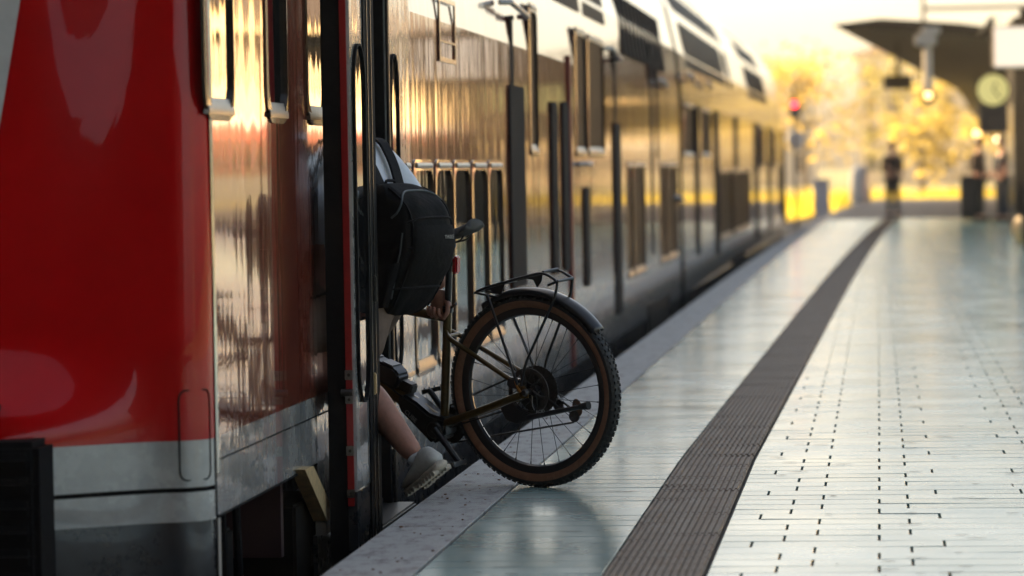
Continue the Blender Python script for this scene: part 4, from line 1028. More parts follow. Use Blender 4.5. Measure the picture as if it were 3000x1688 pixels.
    hn = [(pel + V((0, 0, .05)), (.165, .12)), (pel - V((0, 0, .03)), (.17, .125)), (lhip - V((0, 0, .03)), .105), (knee * .55 + lhip * .45, .097), (knee * .82 + lhip * .18, .094), (rhip - V((0, 0, .03)), .105), (rkn * .5 + rhip * .5, .098), (rkn * .78 + rhip * .22, .092)]
    skin_obj('shorts', hn, [(0, 1), (1, 2), (2, 3), (3, 4), (1, 5), (5, 6), (6, 7)], M['shorts'], root)
    def shoe(hl_, to_, an_):
        fd = (to_ - hl_).normalized(); up = (an_ - hl_); up = (up - fd * up.dot(fd)).normalized(); sd = fd.cross(up)
        # rows along the foot: t, half width, sole z, top z
        L = .285; o0 = hl_ - fd * .01
        rows = [(0, .026, .016, .070), (.03, .035, .014, .098), (.07, .037, .014, .105), (.11, .038, .014, .094), (.15, .043, .014, .078), (.19, .048, .014, .064), (.23, .046, .015, .054), (.262, .034, .018, .044), (.278, .016, .024, .034)]
        def loft(rws, ns=16, flat=.5):
            vs_, f_ = [], []
            for t, hw_, z0_, z1_ in rws:
                zc, hz = (z0_ + z1_) / 2, (z1_ - z0_) / 2
                for k in range(ns):
                    a = 2 * math.pi * k / ns; cx_, cz_ = math.cos(a), math.sin(a)
                    ww = hw_ * (abs(cx_) ** .8) * (1 if cx_ > 0 else -1) * (1 - .28 * max(0, cz_))
                    vs_.append(o0 + fd * t + sd * ww + up * (zc + hz * cz_))
            for i in range(len(rws) - 1):
                for k in range(ns): f_.append((i * ns + k, i * ns + (k + 1) % ns, (i + 1) * ns + (k + 1) % ns, (i + 1) * ns + k))
            f_ += [tuple(range(ns)), tuple(range((len(rws) - 1) * ns, len(rws) * ns))]
            return vs_, f_
        m_ = MB(); m_.add(*loft(rows)); S = m_.build('shoe', M['shoe'], root, smooth=180)
        sr = [(-.012, .026, 0, .026), (.01, .036, -.008, .030), (.07, .040, -.010, .028), (.13, .041, -.010, .024), (.19, .051, -.010, .022), (.24, .047, -.006, .022), (.272, .030, .004, .024), (.288, .014, .012, .026)]
        m_ = MB(); m_.add(*loft(sr)); m_.build('sole', M['sole'], S, smooth=180)
        for k in range(9):
            for s2 in (1, -1):
                c = o0 + fd * (.012 + .027 * k) + sd * s2 * (.036 + .010 * (k > 5)) - up * .006
                q_ = MB(); q_.tube([c - sd * s2 * .02, c + sd * s2 * .004], .0105, 8); q_.build('sole_pod', M['sole'], S)
        for t, hgt in ((.085, .100), (.105, .092), (.125, .084), (.145, .075)):
            q_ = MB(); q_.tube(arc_pts([o0 + fd * t + sd * .026 + up * (hgt - .012), o0 + fd * (t + .008) + up * (hgt + .002), o0 + fd * t - sd * .026 + up * (hgt - .012)], .02), .003, 6); q_.build('lace', M['shoe'], S)
        sk_ = skin_obj('sock', [(an_ - up * .03, .041), (an_ + up * .02, .043)], [(0, 1)], M['sock'], S)
        return S, fd, up, sd, o0
    S, fd, up, sd, o0 = shoe(heel, toe, ank)
    side = -sd if (-sd).y < 0 else sd
    if side.y > 0: side = -side
    ex = fd if fd.cross(up).dot(side) > 0 else -fd
    put_text('QK', .018, 'lettering', M['blackmetal'], S, ank - up * .012 + side * .046 , ex, up)
    shoe(rank + V((.04, -.02, -.10)) - HEAD_D * .03, rank + HEAD_D * .22 + V((0, 0, -.10)), rank)
    return root
rider()

# ------------------------------------------------------------------ backpack
def backpack():
    # back plane follows the leaning torso; outline taken in the plane of travel direction (u) and up (v)
    root = empty('backpack', (-1.72, 12.72, .65), 'black daypack with rounded top worn by the person boarding', 'backpack')
    c0 = V((-1.845, 12.81, .922)); B = -HEAD_D; upv = (UPD + HEAD_D * .10).normalized(); B = (B - upv * B.dot(upv)).normalized(); S_ = LEFT_D
    # rows from bottom: v, depth front (towards the body), depth back, half width
    rows = [(-.262, -.010, .025, .080), (-.252, -.016, .055, .112), (-.225, -.016, .086, .132), (-.17, -.014, .130, .144), (-.10, -.012, .180, .149), (-.03, -.010, .214, .150), (.06, -.010, .224, .149), (.115, -.008, .216, .147), (.155, -.006, .192, .144), (.19, -.004, .152, .137), (.22, -.002, .105, .122), (.24, .004, .058, .09)]
    ns = 36; vs = []
    for v_, f0, f1, hw in rows:
        fc, fh = (f0 + f1) / 2, (f1 - f0) / 2
        for k in range(ns):
            a = 2 * math.pi * k / ns; ca_, sa_ = math.cos(a), math.sin(a)
            e = .52
            uu = fc + fh * math.copysign(abs(ca_) ** e, ca_); ww = hw * math.copysign(abs(sa_) ** e, sa_)
            wob = .004 * math.sin(9 * a + v_ * 40) + .003 * math.sin(5 * a - v_ * 70)
            vs.append(c0 + upv * v_ + B * (uu + wob) + S_ * (ww + wob))
    m_ = MB(); n = len(rows)
    m_.add(vs, [(i * ns + k, i * ns + (k + 1) % ns, (i + 1) * ns + (k + 1) % ns, (i + 1) * ns + k) for i in range(n - 1) for k in range(ns)] + [tuple(range(ns)), tuple(range((n - 1) * ns, n * ns))])
    body = m_.build('main_bag', M['pack'], root, smooth=180)
    sb = body.modifiers.new('sub', 'SUBSURF'); sb.levels = 1; sb.render_levels = 2
    def surf(v_, k_):
        """point on the bag at height v_ and angle k_ (0 back, 90 person's left side)"""
        for (va, a0, a1, ah), (vb, b0_, b1, bh) in zip(rows, rows[1:]):
            if va <= v_ <= vb:
                t = (v_ - va) / (vb - va); f0, f1, hw = a0 + (b0_ - a0) * t, a1 + (b1 - a1) * t, ah + (bh - ah) * t; break
        fc, fh = (f0 + f1) / 2, (f1 - f0) / 2; a = R(k_); ca_, sa_ = math.cos(a), math.sin(a)
        return c0 + upv * v_ + B * (fc + fh * math.copysign(abs(ca_) ** .52, ca_)) + S_ * (hw * math.copysign(abs(sa_) ** .52, sa_))
    ctr = lambda v_: c0 + upv * v_ + B * .1
    def strip(path, r, name, mt):
        q_ = MB(); q_.tube([p + (p - ctr((p - c0).dot(upv))).normalized() * .002 for p in path], r, 8); return q_.build(name, mt, root)
    strip([surf(.10 + .10 * math.sin(t * math.pi), -88 + 176 * t) for t in [k / 24 for k in range(25)]], .0042, 'zip', M['zip'])
    strip([surf(-.02 + .0 * k, -62 + 124 * k / 20) for k in range(21)], .0045, 'pocket_seam', M['pack2'])
    strip([surf(.075 + .015 * math.sin(math.pi * k / 20), -60 + 120 * k / 20) for k in range(21)], .0045, 'pocket_flap_edge', M['pack2'])
    strip([surf(-.20 + .24 * k / 16, 72 + 8 * math.sin(k / 16 * 3)) for k in range(17)], .0035, 'side_zip', M['zip'])
    strip([surf(-.235 + .45 * k / 20, 52 - 6 * math.sin(k / 20 * 3.1)) for k in range(21)], .004, 'piping', M['pack2'])
    strip([surf(-.235 + .45 * k / 20, -52) for k in range(21)], .004, 'piping', M['pack2'])
    strip([surf(-.165, -80 + 160 * k / 20) for k in range(21)], .0045, 'base_seam', M['pack2'])
    # front pocket: a raised panel
    q_ = MB(); pv = []; nu, nv = 15, 9
    for j in range(nv):
        v_ = -.15 + .21 * j / (nv - 1)
        for i in range(nu):
            k_ = -48 + 96 * i / (nu - 1); p = surf(v_, k_); e_ = min(1, 4 * min(i / (nu - 1), 1 - i / (nu - 1))) * min(1, 4 * min(j / (nv - 1), 1 - j / (nv - 1)))
            pv.append(p + (p - ctr(v_)).normalized() * (.003 + .016 * e_ ** .5))
    q_.add(pv, [(j * nu + i, j * nu + i + 1, (j + 1) * nu + i + 1, (j + 1) * nu + i) for j in range(nv - 1) for i in range(nu - 1)])
    q_.build('front_pocket', M['pack'], root, smooth=180)
    # water bottle sleeve on the visible side
    q_ = MB(); pv = []
    for j in range(9):
        v_ = -.23 + .16 * j / 8
        for i in range(9):
            p = surf(v_, 74 + 40 * i / 8); e_ = min(1, 4 * min(i / 8, 1 - i / 8)); pv.append(p + S_ * (.004 + .018 * e_ ** .5))
    q_.add(pv, [(j * 9 + i, j * 9 + i + 1, j * 9 + 10 + i, j * 9 + 9 + i) for j in range(8) for i in range(8)]); q_.build('side_sleeve', M['pack2'], root, smooth=180)
    # haul loop and shoulder straps
    t0 = c0 + upv * .232 + B * .03
    q_ = MB(); q_.tube(arc_pts([t0 - S_ * .035, t0 - S_ * .025 + upv * .018, t0 + S_ * .025 + upv * .018, t0 + S_ * .035], .02), .006, 8); q_.build('haul_loop', M['pack2'], root)
    for s_ in (1, -1):
        p = [t0 + S_ * s_ * .06 - upv * .01, t0 + S_ * s_ * .075 + upv * .09 - B * .03, t0 + S_ * s_ * .090 + upv * .195 - B * .09, t0 + S_ * s_ * .105 + upv * .185 - B * .20, t0 + S_ * s_ * .115 + upv * .06 - B * .30, t0 + S_ * s_ * .125 - upv * .14 - B * .30, c0 - upv * .14 + S_ * s_ * .15 - B * .10, c0 - upv * .19 + S_ * s_ * .13 + B * .01]
        pts = arc_pts(p, .08, 6); q_ = MB(); vs_ = []
        for i, c_ in enumerate(pts):
            t_ = (pts[min(i + 1, len(pts) - 1)] - pts[max(i - 1, 0)]).normalized(); wv = (S_ - t_ * S_.dot(t_)).normalized(); nv_ = t_.cross(wv)
            vs_ += [c_ - wv * .026 - nv_ * .005, c_ + wv * .026 - nv_ * .005, c_ + wv * .026 + nv_ * .005, c_ - wv * .026 + nv_ * .005]
        q_.add(vs_, [(i * 4 + j, i * 4 + (j + 1) % 4, i * 4 + 4 + (j + 1) % 4, i * 4 + 4 + j) for i in range(len(pts) - 1) for j in range(4)]); q_.build('shoulder_strap', M['pack2'], root, smooth=40)
    # logo low on the rear face
    lp = surf(.0, 8); nrm = (surf(.0, 8) - surf(.0, 20)); ex = (surf(.0, -14) - surf(.0, 8))
    o_ = surf(.012, -5); o_ = o_ + (o_ - ctr(.012)).normalized() * .024
    put_text('THULE', .020, 'lettering', M['print'], root, o_, ex, upv)
    return root
backpack()

# ------------------------------------------------------------------ background: canopy and what hangs under it
def bx(x, y): return x + bend(y) - bend(67)
def coff(y): return .062 * min(63, max(0, y - 67)) + .035 * max(0, y - 130)
CAN = empty('platform_canopy', (3, 67, 0), 'dark wing-shaped platform canopy curving away on the right', 'canopy')
cx0 = at(2096, 62, Y=67.0).x
cz0 = at(2096, 62, Y=67.0).z
prof_c = [(cx0, 0.0, -.02), (cx0 + .9, .10, -.12), (cx0 + 2.4, -.02, -.25), (cx0 + 3.6, -.20, -.42), (cx0 + 5.0, -.16, -.40), (cx0 + 7.0, .0, -.25), (cx0 + 9.6, .16, -.06)]
m_ = MB(); n = 30; vs = []; k = len(prof_c)
for i in range(n + 1):
    y = 67 + 145 * i / n; off = coff(y)
    vs += [(x + off, y, cz0 + t) for x, t, b_ in prof_c] + [(x + off, y, cz0 + b_) for x, t, b_ in reversed(prof_c)]
kk = 2 * k
m_.add(vs, [(i * kk + j, i * kk + (j + 1) % kk, (i + 1) * kk + (j + 1) % kk, (i + 1) * kk + j) for i in range(n) for j in range(kk)] + [tuple(range(kk)), tuple(range(n * kk, (n + 1) * kk))])
m_.build('canopy_roof', M['canopy'], CAN, smooth=30)
q_ = MB(); q_.box(cx0 + 3.3, cx0 + 7.0, 66.86, 66.97, cz0 - .42, cz0 - .20); q_.build('fascia', M['canopy_edge'], CAN, smooth=0)
for i in range(9):
    y = 72 + 15 * i; xo = cx0 + 4.6 + coff(y)
    q_ = MB(); q_.tube([(xo, y, -.01), (xo, y, cz0 - .3)], [.14, .12], 14); q_.tube([(xo, y, cz0 - .95), (xo - 1.6, y, cz0 - .2)], [.07, .05], 10); q_.tube([(xo, y, cz0 - .95), (xo + 1.6, y, cz0 - .2)], [.07, .05], 10)
    q_.build('canopy_column', M['canopy'], CAN)
# white bracket and drop pole at the canopy front
pp = at(2332, 150, Y=66.0); DP = empty('drop_pole', (pp.x, 66, cz0 - .3), 'pale drop pole with bracket and lit lamp under the canopy front', 'pole')
zt = at(2332, 84, Y=66).z; zb = at(2332, 232, Y=66).z
q_ = MB(); q_.tube([(pp.x, 66, zb), (pp.x, 66, zt)], .085, 12); q_.build('pole', M['polegrey'], DP)
q_ = MB(); q_.box(pp.x - .24, pp.x + .18, 65.85, 66.15, zt - .24, zt - .02); q_.box(pp.x - .12, pp.x + .26, 65.88, 66.12, zt - .02, zt + .12); q_.build('bracket', M['polegrey'], DP, bevel=.03)
lc = at(2334, 240, Y=65.8)
q_ = MB(); q_.lathe((lc.x, 65.8, lc.z), (0, -1, 0), [(0, .02), (.06, .015), (.075, 0)], 20); q_.build('lamp_lens', M['lamplit'], DP)
q_ = MB(); q_.lathe((lc.x, 65.83, lc.z - .03), (0, -1, 0), [(0, -.2), (.12, -.2), (.14, -.02), (.14, 0), (.0, 0)], 20); q_.build('lamp_housing', M['black'], DP)
for px, py, YY, mt_, lab in ((2458, 337, 100, 'lamplit', 'amber lamp hanging beyond the pair under the clock'), (2512, 352, 96, 'cream_glow', 'added cream glow globe for a soft highlight, between the pair under the clock'), (2172, 470, 128, 'cream_glow', 'added cream glow globe for a soft highlight, low near the white post')):  # the cream globes are added to give soft highlight discs
    c = at(px, py, Y=YY); LP = empty('glow_globe', (c.x, YY, c.z), lab, 'lamp')
    q_ = MB(); q_.lathe((c.x, YY, c.z), (0, 0, 1), [(0, -.11), (.07, -.085), (.11, 0), (.07, .085), (0, .11)], 16); q_.build('globe', M[mt_], LP)
    q_ = MB(); zt_ = cz0 - .2 if YY < 120 else -.8
    q_.tube([(c.x, YY, c.z + (.1 if YY < 120 else -.1)), (c.x, YY, zt_)], .015, 6); q_.build('rod', M['canopy'], LP)
# hanging display
a, b = at(2222, 190, Y=75), at(2293, 223, Y=75)
DS = empty('display_board', ((a.x + b.x) / 2, 75, b.z), 'small black departure display hanging near the canopy edge', 'display')
q_ = MB(); q_.box(a.x, b.x, 75, 75.18, b.z, a.z); q_.build('display_case', M['black'], DS, bevel=.02)
q_ = MB(); q_.tube([((a.x + b.x) / 2, 75.1, a.z - .02), ((a.x + b.x) / 2, 75.1, cz0 - .1)], .035, 8); q_.build('hanger', M['canopy'], DS)
# clock
c = at(2497, 226, Y=60.0); rad = 40 / FS * 60
CL = empty('platform_clock', (c.x, 60, c.z), 'round yellow-green lit clock under the canopy', 'clock')
q_ = MB(); q_.lathe((c.x, 60, c.z), (0, -1, 0), [(0, .0), (rad * .97, .0)], 40); q_.build('clock_face', M['clockface'], CL)
q_ = MB(); q_.lathe((c.x, 60.02, c.z), (0, -1, 0), [(0, -.16), (rad * .9, -.16), (rad * 1.05, -.06), (rad * 1.05, .03), (rad * .97, .03), (rad * .97, .005)], 40); q_.build('clock_case', M['black'], CL)
for ang, L in ((25, .5), (140, .75)):
    q_ = MB(); d_ = V((math.sin(R(ang)), 0, math.cos(R(ang)))); q_.obox(V((c.x, 59.985, c.z)) + d_ * rad * L / 2, d_ * rad * L / 2, V((0, .004, 0)), d_.cross(V((0, 1, 0))) * .012); q_.build('clock_hand', M['black'], CL)
q_ = MB(); q_.tube([(c.x, 60.1, c.z + rad), (c.x, 60.1, cz0 - .25)], .04, 10); q_.tube(arc_pts([(c.x, 60.1, cz0 - .25), (c.x, 62, cz0 - .25), (c.x, 67.3, cz0 - .25)], .2), .05, 10); q_.build('hanger', M['black'], CL)
# lit square sign
a, b = at(2496, 66, Y=48.0), at(2612, 170, Y=48.0)
SG = empty('platform_sign', ((a.x + b.x) / 2, 48, b.z), 'square pale lit sign at the upper right edge of the picture', 'sign')
q_ = MB(); q_.box(a.x, b.x, 48, 48.16, b.z, a.z); q_.build('sign_case', M['polegrey'], SG, bevel=.03)
q_ = MB(); q_.box(a.x + .025, b.x - .025, 47.985, 47.998, b.z + .025, a.z - .025); q_.build('sign_face', M['signlit'], SG, smooth=0)
xs_ = (a.x + b.x) / 2 + .12
q_ = MB(); q_.tube([(xs_, 48.2, 0), (xs_, 48.2, a.z + .25)], .055, 12); q_.build('post', M['canopy'], SG)
# gantry bar above the canopy
g0, g1 = at(2322, 22, Y=90), at(2700, 22, Y=90)
GT = empty('catenary_mast', (g0.x, 90, 0), 'slim mast and cross bar above the canopy', 'mast')
q_ = MB(); q_.box(g0.x - .05, g0.x + .05, 89.95, 90.05, cz0 - .4, g0.z + .6); q_.build('mast', M['canopy_edge'], GT, smooth=0)
q_ = MB(); q_.box(g0.x, g1.x, 89.95, 90.05, g0.z - .05, g0.z + .05); q_.build('cross_bar', M['canopy_edge'], GT, smooth=0)
# dark sign beam and kiosk under the canopy at the right
a, b = at(2462, 262, Y=70), at(2600, 332, Y=70)
q_ = MB(); q_.box(a.x, b.x, 70, 70.3, b.z, a.z); tag(q_.build('sign_beam', M['navy_cloth'], bevel=.03), 'dark blue sign beam hanging below the clock', 'sign')
k0 = at(2553, 400, Y=58)
KI = empty('kiosk', (k0.x + .5, 58, 0), 'dark upright shelter at the right edge of the picture', 'shelter')
q_ = MB(); q_.box(k0.x, k0.x + 1.6, 58, 61, 0.0, cz0 - .3); q_.build('shelter_wall', M['canopy'], KI, bevel=.02)
q_ = MB(); q_.box(k0.x - .015, k0.x - .002, 58.3, 60.7, .4, 2.2); q_.build('pane', M['pane'], KI, smooth=0)
# round bin at the right edge
a = at(2577, 612, z=0.0)
BN = empty('litter_bin', (a.x, a.y, 0), 'rounded brown bin cut off by the right edge', 'bin')
q_ = MB(); q_.lathe((a.x, a.y, 0), (0, 0, 1), [(0, 0.005), (.13, .005), (.17, .08), (.19, .2), (.17, .32), (.11, .40), (0, .42)], 24); q_.build('bin_body', M['brass'], BN)
q_ = MB(); q_.lathe((a.x, a.y, .40), (0, 0, 1), [(.05, .0), (.1, .02), (.1, .035), (.05, .03)], 20, True); q_.build('bin_rim', M['dsteel'], BN)
# ------------------------------------------------------------------ far people
def far_person(px, head_y, Y, cloth, trous, label, yaw=0.0, lean=0.0, bag=False):
    b = at(px, 500, Y=Y); H = 1.74; fw_ = V((math.sin(yaw), math.cos(yaw), 0)); lf = V((-fw_.y, fw_.x, 0)); o = V((b.x, Y, 0))
    root = empty('person', tuple(o), label, 'person', 'people waiting far down the platform')
    pt = lambda f, l, z: o + fw_ * f + lf * l + V((0, 0, z))
    pel, che, nb, nk, hc = pt(0, 0, .95), pt(.01, 0, 1.25), pt(.0, 0, 1.44), pt(.01, 0, 1.50), pt(.03, 0, 1.62)
    nodes = [(pel, (.15, .11)), (pt(0, 0, 1.08), (.135, .10)), (che, (.16, .11)), (nb, .075), (nk, .055), (hc, .055)]
    edges = [(0, 1), (1, 2), (2, 3), (3, 4), (4, 5)]
    for s_ in (1, -1):
        i = len(nodes); nodes += [(pt(0, s_ * .18, 1.40), .06), (pt(-.02, s_ * .25, 1.13), .045), (pt(.10, s_ * .18, .98), .03)]; edges += [(2, i), (i, i + 1), (i + 1, i + 2)]
        i = len(nodes); nodes += [(pt(0, s_ * .09, .86), .09), (pt(.01, s_ * .10, .48), .06), (pt(0, s_ * .11, .09), .04), (pt(.13, s_ * .12, .035), .035)]; edges += [(0, i), (i, i + 1), (i + 1, i + 2), (i + 2, i + 3)]
    hands = [hand_mesh(pt(.10, s_ * .18, .98), V((fw_.x * .6, fw_.y * .6, -.8)), lf * s_, .9, .4, s_) for s_ in (1, -1)]
    skin_obj('body', nodes, edges, M['skin'], root, sub=1, extra=[head_mesh(hc + V((0, 0, .02)), fw_, UPD, .112)] + hands)
    jn = [(pel - V((0, 0, .06)), (.175, .13)), (pt(0, 0, 1.1), (.155, .12)), (che, (.18, .13)), (nb - V((0, 0, .03)), .10)]; je = [(0, 1), (1, 2), (2, 3)]
    for s_ in (1, -1):
        i = len(jn); jn += [(pt(0, s_ * .18, 1.40), .078), (pt(-.02, s_ * .25, 1.13), .062), (pt(.07, s_ * .20, 1.02), .05)]; je += [(2, i), (i, i + 1), (i + 1, i + 2)]
    skin_obj('jacket', jn, je, cloth, root, sub=1)
    tn = [(pel, (.16, .12))]; te = []
    for s_ in (1, -1):
        i = len(tn); tn += [(pt(0, s_ * .09, .86), .105), (pt(.01, s_ * .10, .48), .078), (pt(0, s_ * .11, .10), .065)]; te += [(0, i), (i, i + 1), (i + 1, i + 2)]
        q_ = MB(); q_.tube([pt(-.07, s_ * .115, .05), pt(.06, s_ * .118, .048), pt(.17, s_ * .12, .035)], [.042, .046, .032], 10); q_.build('shoe', M['black'], root)
    skin_obj('trousers', tn, te, trous, root, sub=1)
    hr = bmesh.new(); bmesh.ops.create_uvsphere(hr, u_segments=16, v_segments=12, radius=1); bmesh.ops.delete(hr, geom=[v for v in hr.verts if v.co.z < v.co.x * .5 - .3], context='VERTS')
    for v in hr.verts: v.co = hc + V((0, 0, .03)) + (fw_ * (v.co.x * .92 - .05) + lf * v.co.y * .80 + UPD * v.co.z * 1.1) * .112
    me = bpy.data.meshes.new('hair'); hr.to_mesh(me); hr.free(); shade(me, 180); link('hair', me, M['hair'], root)
    return root
far_person(2245, 355, 79.0, M['dark_cloth'], M['dark_cloth'], 'lone person in dark clothes standing on the platform, seen against the bright background', 2.6)
far_person(2462, 372, 72.0, M['maroon_cloth'], M['dark_cloth'], 'person in brownish jacket, left of the pair beneath the clock', 2.0)
far_person(2522, 372, 70.5, M['navy_cloth'], M['navy_cloth'], 'person in navy clothes, right of the pair beneath the clock', -2.2)
sc0 = at(2440, 500, Y=71)
SU = empty('suitcase', (sc0.x, 71, 0), 'dark upright suitcase beside the pair under the clock', 'suitcase')
q_ = MB(); q_.box(sc0.x - .2, sc0.x + .12, 70.9, 71.15, .05, .95); q_.build('shell', M['dark_cloth'], SU, bevel=.04)
q_ = MB(); q_.tube(arc_pts([(sc0.x - .12, 71.1, .94), (sc0.x - .12, 71.1, 1.08), (sc0.x + .05, 71.1, 1.08), (sc0.x + .05, 71.1, .94)], .03), .012, 8); q_.build('handle', M['black'], SU)
for x_ in (-.15, .07):
    q_ = MB(); q_.lathe((sc0.x + x_, 70.98, .03), (1, 0, 0), [(0, .015), (.028, .015), (.028, -.015), (0, -.015)], 12); q_.build('wheel', M['black'], SU)
# ------------------------------------------------------------------ signal, cabinet, bollard, highlight disc
s0_ = at(1997, 262, Y=88)
SN = empty('railway_signal', (s0_.x, 88, -.79), 'railway signal showing red beyond the end of the train', 'signal')
q_ = MB(); q_.tube([(s0_.x, 88.2, -.79), (s0_.x, 88.2, s0_.z + .5)], .04, 10); q_.build('post', M['brick'], SN)
q_ = MB(); q_.box(s0_.x - .11, s0_.x + .11, 88, 88.16, s0_.z - .36, s0_.z + .14); q_.build('signal_head', M['black'], SN, bevel=.03)
q_ = MB(); q_.lathe((s0_.x, 87.99, s0_.z), (0, -1, 0), [(0, .02), (.05, .015), (.075, 0)], 20); q_.build('red_lens', M['redlit'], SN)
q_ = MB(); q_.lathe((s0_.x, 87.98, s0_.z - .26), (0, -1, 0), [(0, .01), (.07, .01), (.10, 0)], 20); q_.build('dark_lens', M['glass'], SN)
a, b = at(2046, 456, Y=96), at(2086, 536, Y=96)
CB = empty('cabinet', ((a.x + b.x) / 2, 96, -.79), 'grey trackside equipment cabinet past the end of the train', 'cabinet')
q_ = MB(); q_.box(a.x, b.x, 96, 96.5, -.79, a.z); q_.build('cabinet_body', M['cabinet'], CB, bevel=.03)
q_ = MB(); q_.box(a.x - .04, b.x + .04, 95.95, 96.55, a.z, a.z + .06); q_.build('cabinet_lid', M['cabinet'], CB, bevel=.01)
for x0_, x1_ in ((a.x + .03, (a.x + b.x) / 2 - .01), ((a.x + b.x) / 2 + .01, b.x - .03)):
    q_ = MB(); q_.box(x0_, x1_, 95.985, 95.998, -.6, a.z - .06); q_.build('cabinet_door', M['cabinet'], CB, smooth=0)
c = at(2163, 490, Y=110)
q_ = MB(); q_.lathe((c.x, 110, -.2), (0, 0, 1), [(0, 0), (.30, .0), (.32, .3), (.30, 1.1), (.2, 1.35), (0, 1.42)], 20)
tag(q_.build('white_bollard', M['white']), 'white rounded post catching the sun near the platform end', 'bollard')
c = at(2002, 352, Y=120); q_ = MB(); q_.lathe((c.x, 120, c.z), (0, -1, 0), [(0, -.1), (.33, -.1), (.35, 0), (.33, .04), (0, .05)], 24); q_.tube([(c.x, 120.1, -.8), (c.x, 120.1, c.z)], .02, 8)  # white disc and post added to stand in for a blurred highlight
tag(q_.build('highlight_disc', M['white']), 'white disc on a post, added for a blurred highlight just right of the train end', 'sign')
# ------------------------------------------------------------------ trees, grass, far buildings
def tree(x, y, h, rx, mt, label, seed, leaves=850, ls=.25, trunk=.18):
    rg = random.Random(seed); z0 = -.8
    root = empty('tree', (x, y, z0), label, 'tree', 'trees beyond the platform')
    t_ = MB(); top = V((x + rg.uniform(-.5, .5), y, z0 + h * .85)); mids = [V((x, y, z0)), V((x + rg.uniform(-.2, .2), y, z0 + h * .3)), V((x + rg.uniform(-.4, .4), y, z0 + h * .6)), top]
    t_.tube(mids, [trunk, trunk * .8, trunk * .5, trunk * .12], 8); clumps = []
    for k in range(11):
        t = rg.uniform(.25, .85); p = V((x, y, z0 + h * t)); a = rg.uniform(0, 6.28); L = rx * rg.uniform(.5, .95) * (1.15 - .7 * abs(t - .5))
        e = p + V((math.cos(a) * L, math.sin(a) * L, L * rg.uniform(.2, .7))); t_.tube([p, (p + e) / 2 + V((0, 0, .15)), e], [trunk * .35, trunk * .2, trunk * .06], 6); clumps += [e, (p + e) / 2]
    clumps += [top, top + V((rg.uniform(-.6, .6), rg.uniform(-.6, .6), h * .08))]
    t_.build('trunk', M['bark'], root)
    lf_ = MB()
    for k in range(leaves):
        c = rg.choice(clumps); p = c + V((rg.gauss(0, rx * .26), rg.gauss(0, rx * .26), rg.gauss(0, h * .07)))
        a, b = rg.uniform(0, 6.28), rg.uniform(-1, 1); u = V((math.cos(a), math.sin(a), b)).normalized(); w_ = u.cross(V((rg.gauss(0, 1), rg.gauss(0, 1), rg.gauss(0, 1)))).normalized(); s_ = ls * rg.uniform(.6, 1.3)
        lf_.add([p - u * s_, p - w_ * s_ * .5, p + u * s_, p + w_ * s_ * .5], [(0, 1, 2, 3)])
    lf_.build('crown', mt, root, smooth=0)
TR = [(-9.5, 172, 7.5, 2.6, 'leaf_a', 'yellow-green tree closest to the end of the train'), (-4.2, 196, 8.5, 3.0, 'leaf_c', 'golden tree left of the lone person'), (2.4, 186, 6.5, 2.4, 'leaf_a', 'bright low tree directly behind the lone person'),
      (7.5, 214, 10.0, 3.2, 'leaf_a', 'tall yellow-green tree right of the display board'), (13.5, 200, 8.0, 3.0, 'leaf_b', 'olive tree left of the pair under the clock'), (19.5, 232, 11.0, 3.8, 'leaf_c', 'golden tree behind the pair under the clock'),
      (-14, 250, 9, 3.4, 'leaf_b', 'olive tree far behind the red signal'), (1.0, 262, 11, 3.6, 'leaf_b', 'olive tree furthest back behind the display board'), (27, 222, 10, 4, 'leaf_a', 'yellow-green tree behind the right edge of the canopy')]
for i, (x, y, h, rx, mt, lab) in enumerate(TR): tree(x, y, h, rx, M[mt], lab, 50 + i)
gr = MB(); rg = random.Random(5)
for k in range(9000):
    x, y = rg.uniform(-22, 34), 124 + 70 * rg.random() ** 1.3; h = rg.uniform(.25, 1.0); a = rg.uniform(0, 3.14); wv = V((math.cos(a), math.sin(a), 0)) * rg.uniform(.05, .14); p = V((x, y, -.8)); t = p + V((rg.gauss(0, .2), rg.gauss(0, .2), h))
    gr.add([p - wv, p + wv, t], [(0, 1, 2)])
tag(gr.build('grass', M['grass'], smooth=0), 'tall sunlit dry grass beyond the platform end', 'grass', kind='stuff')
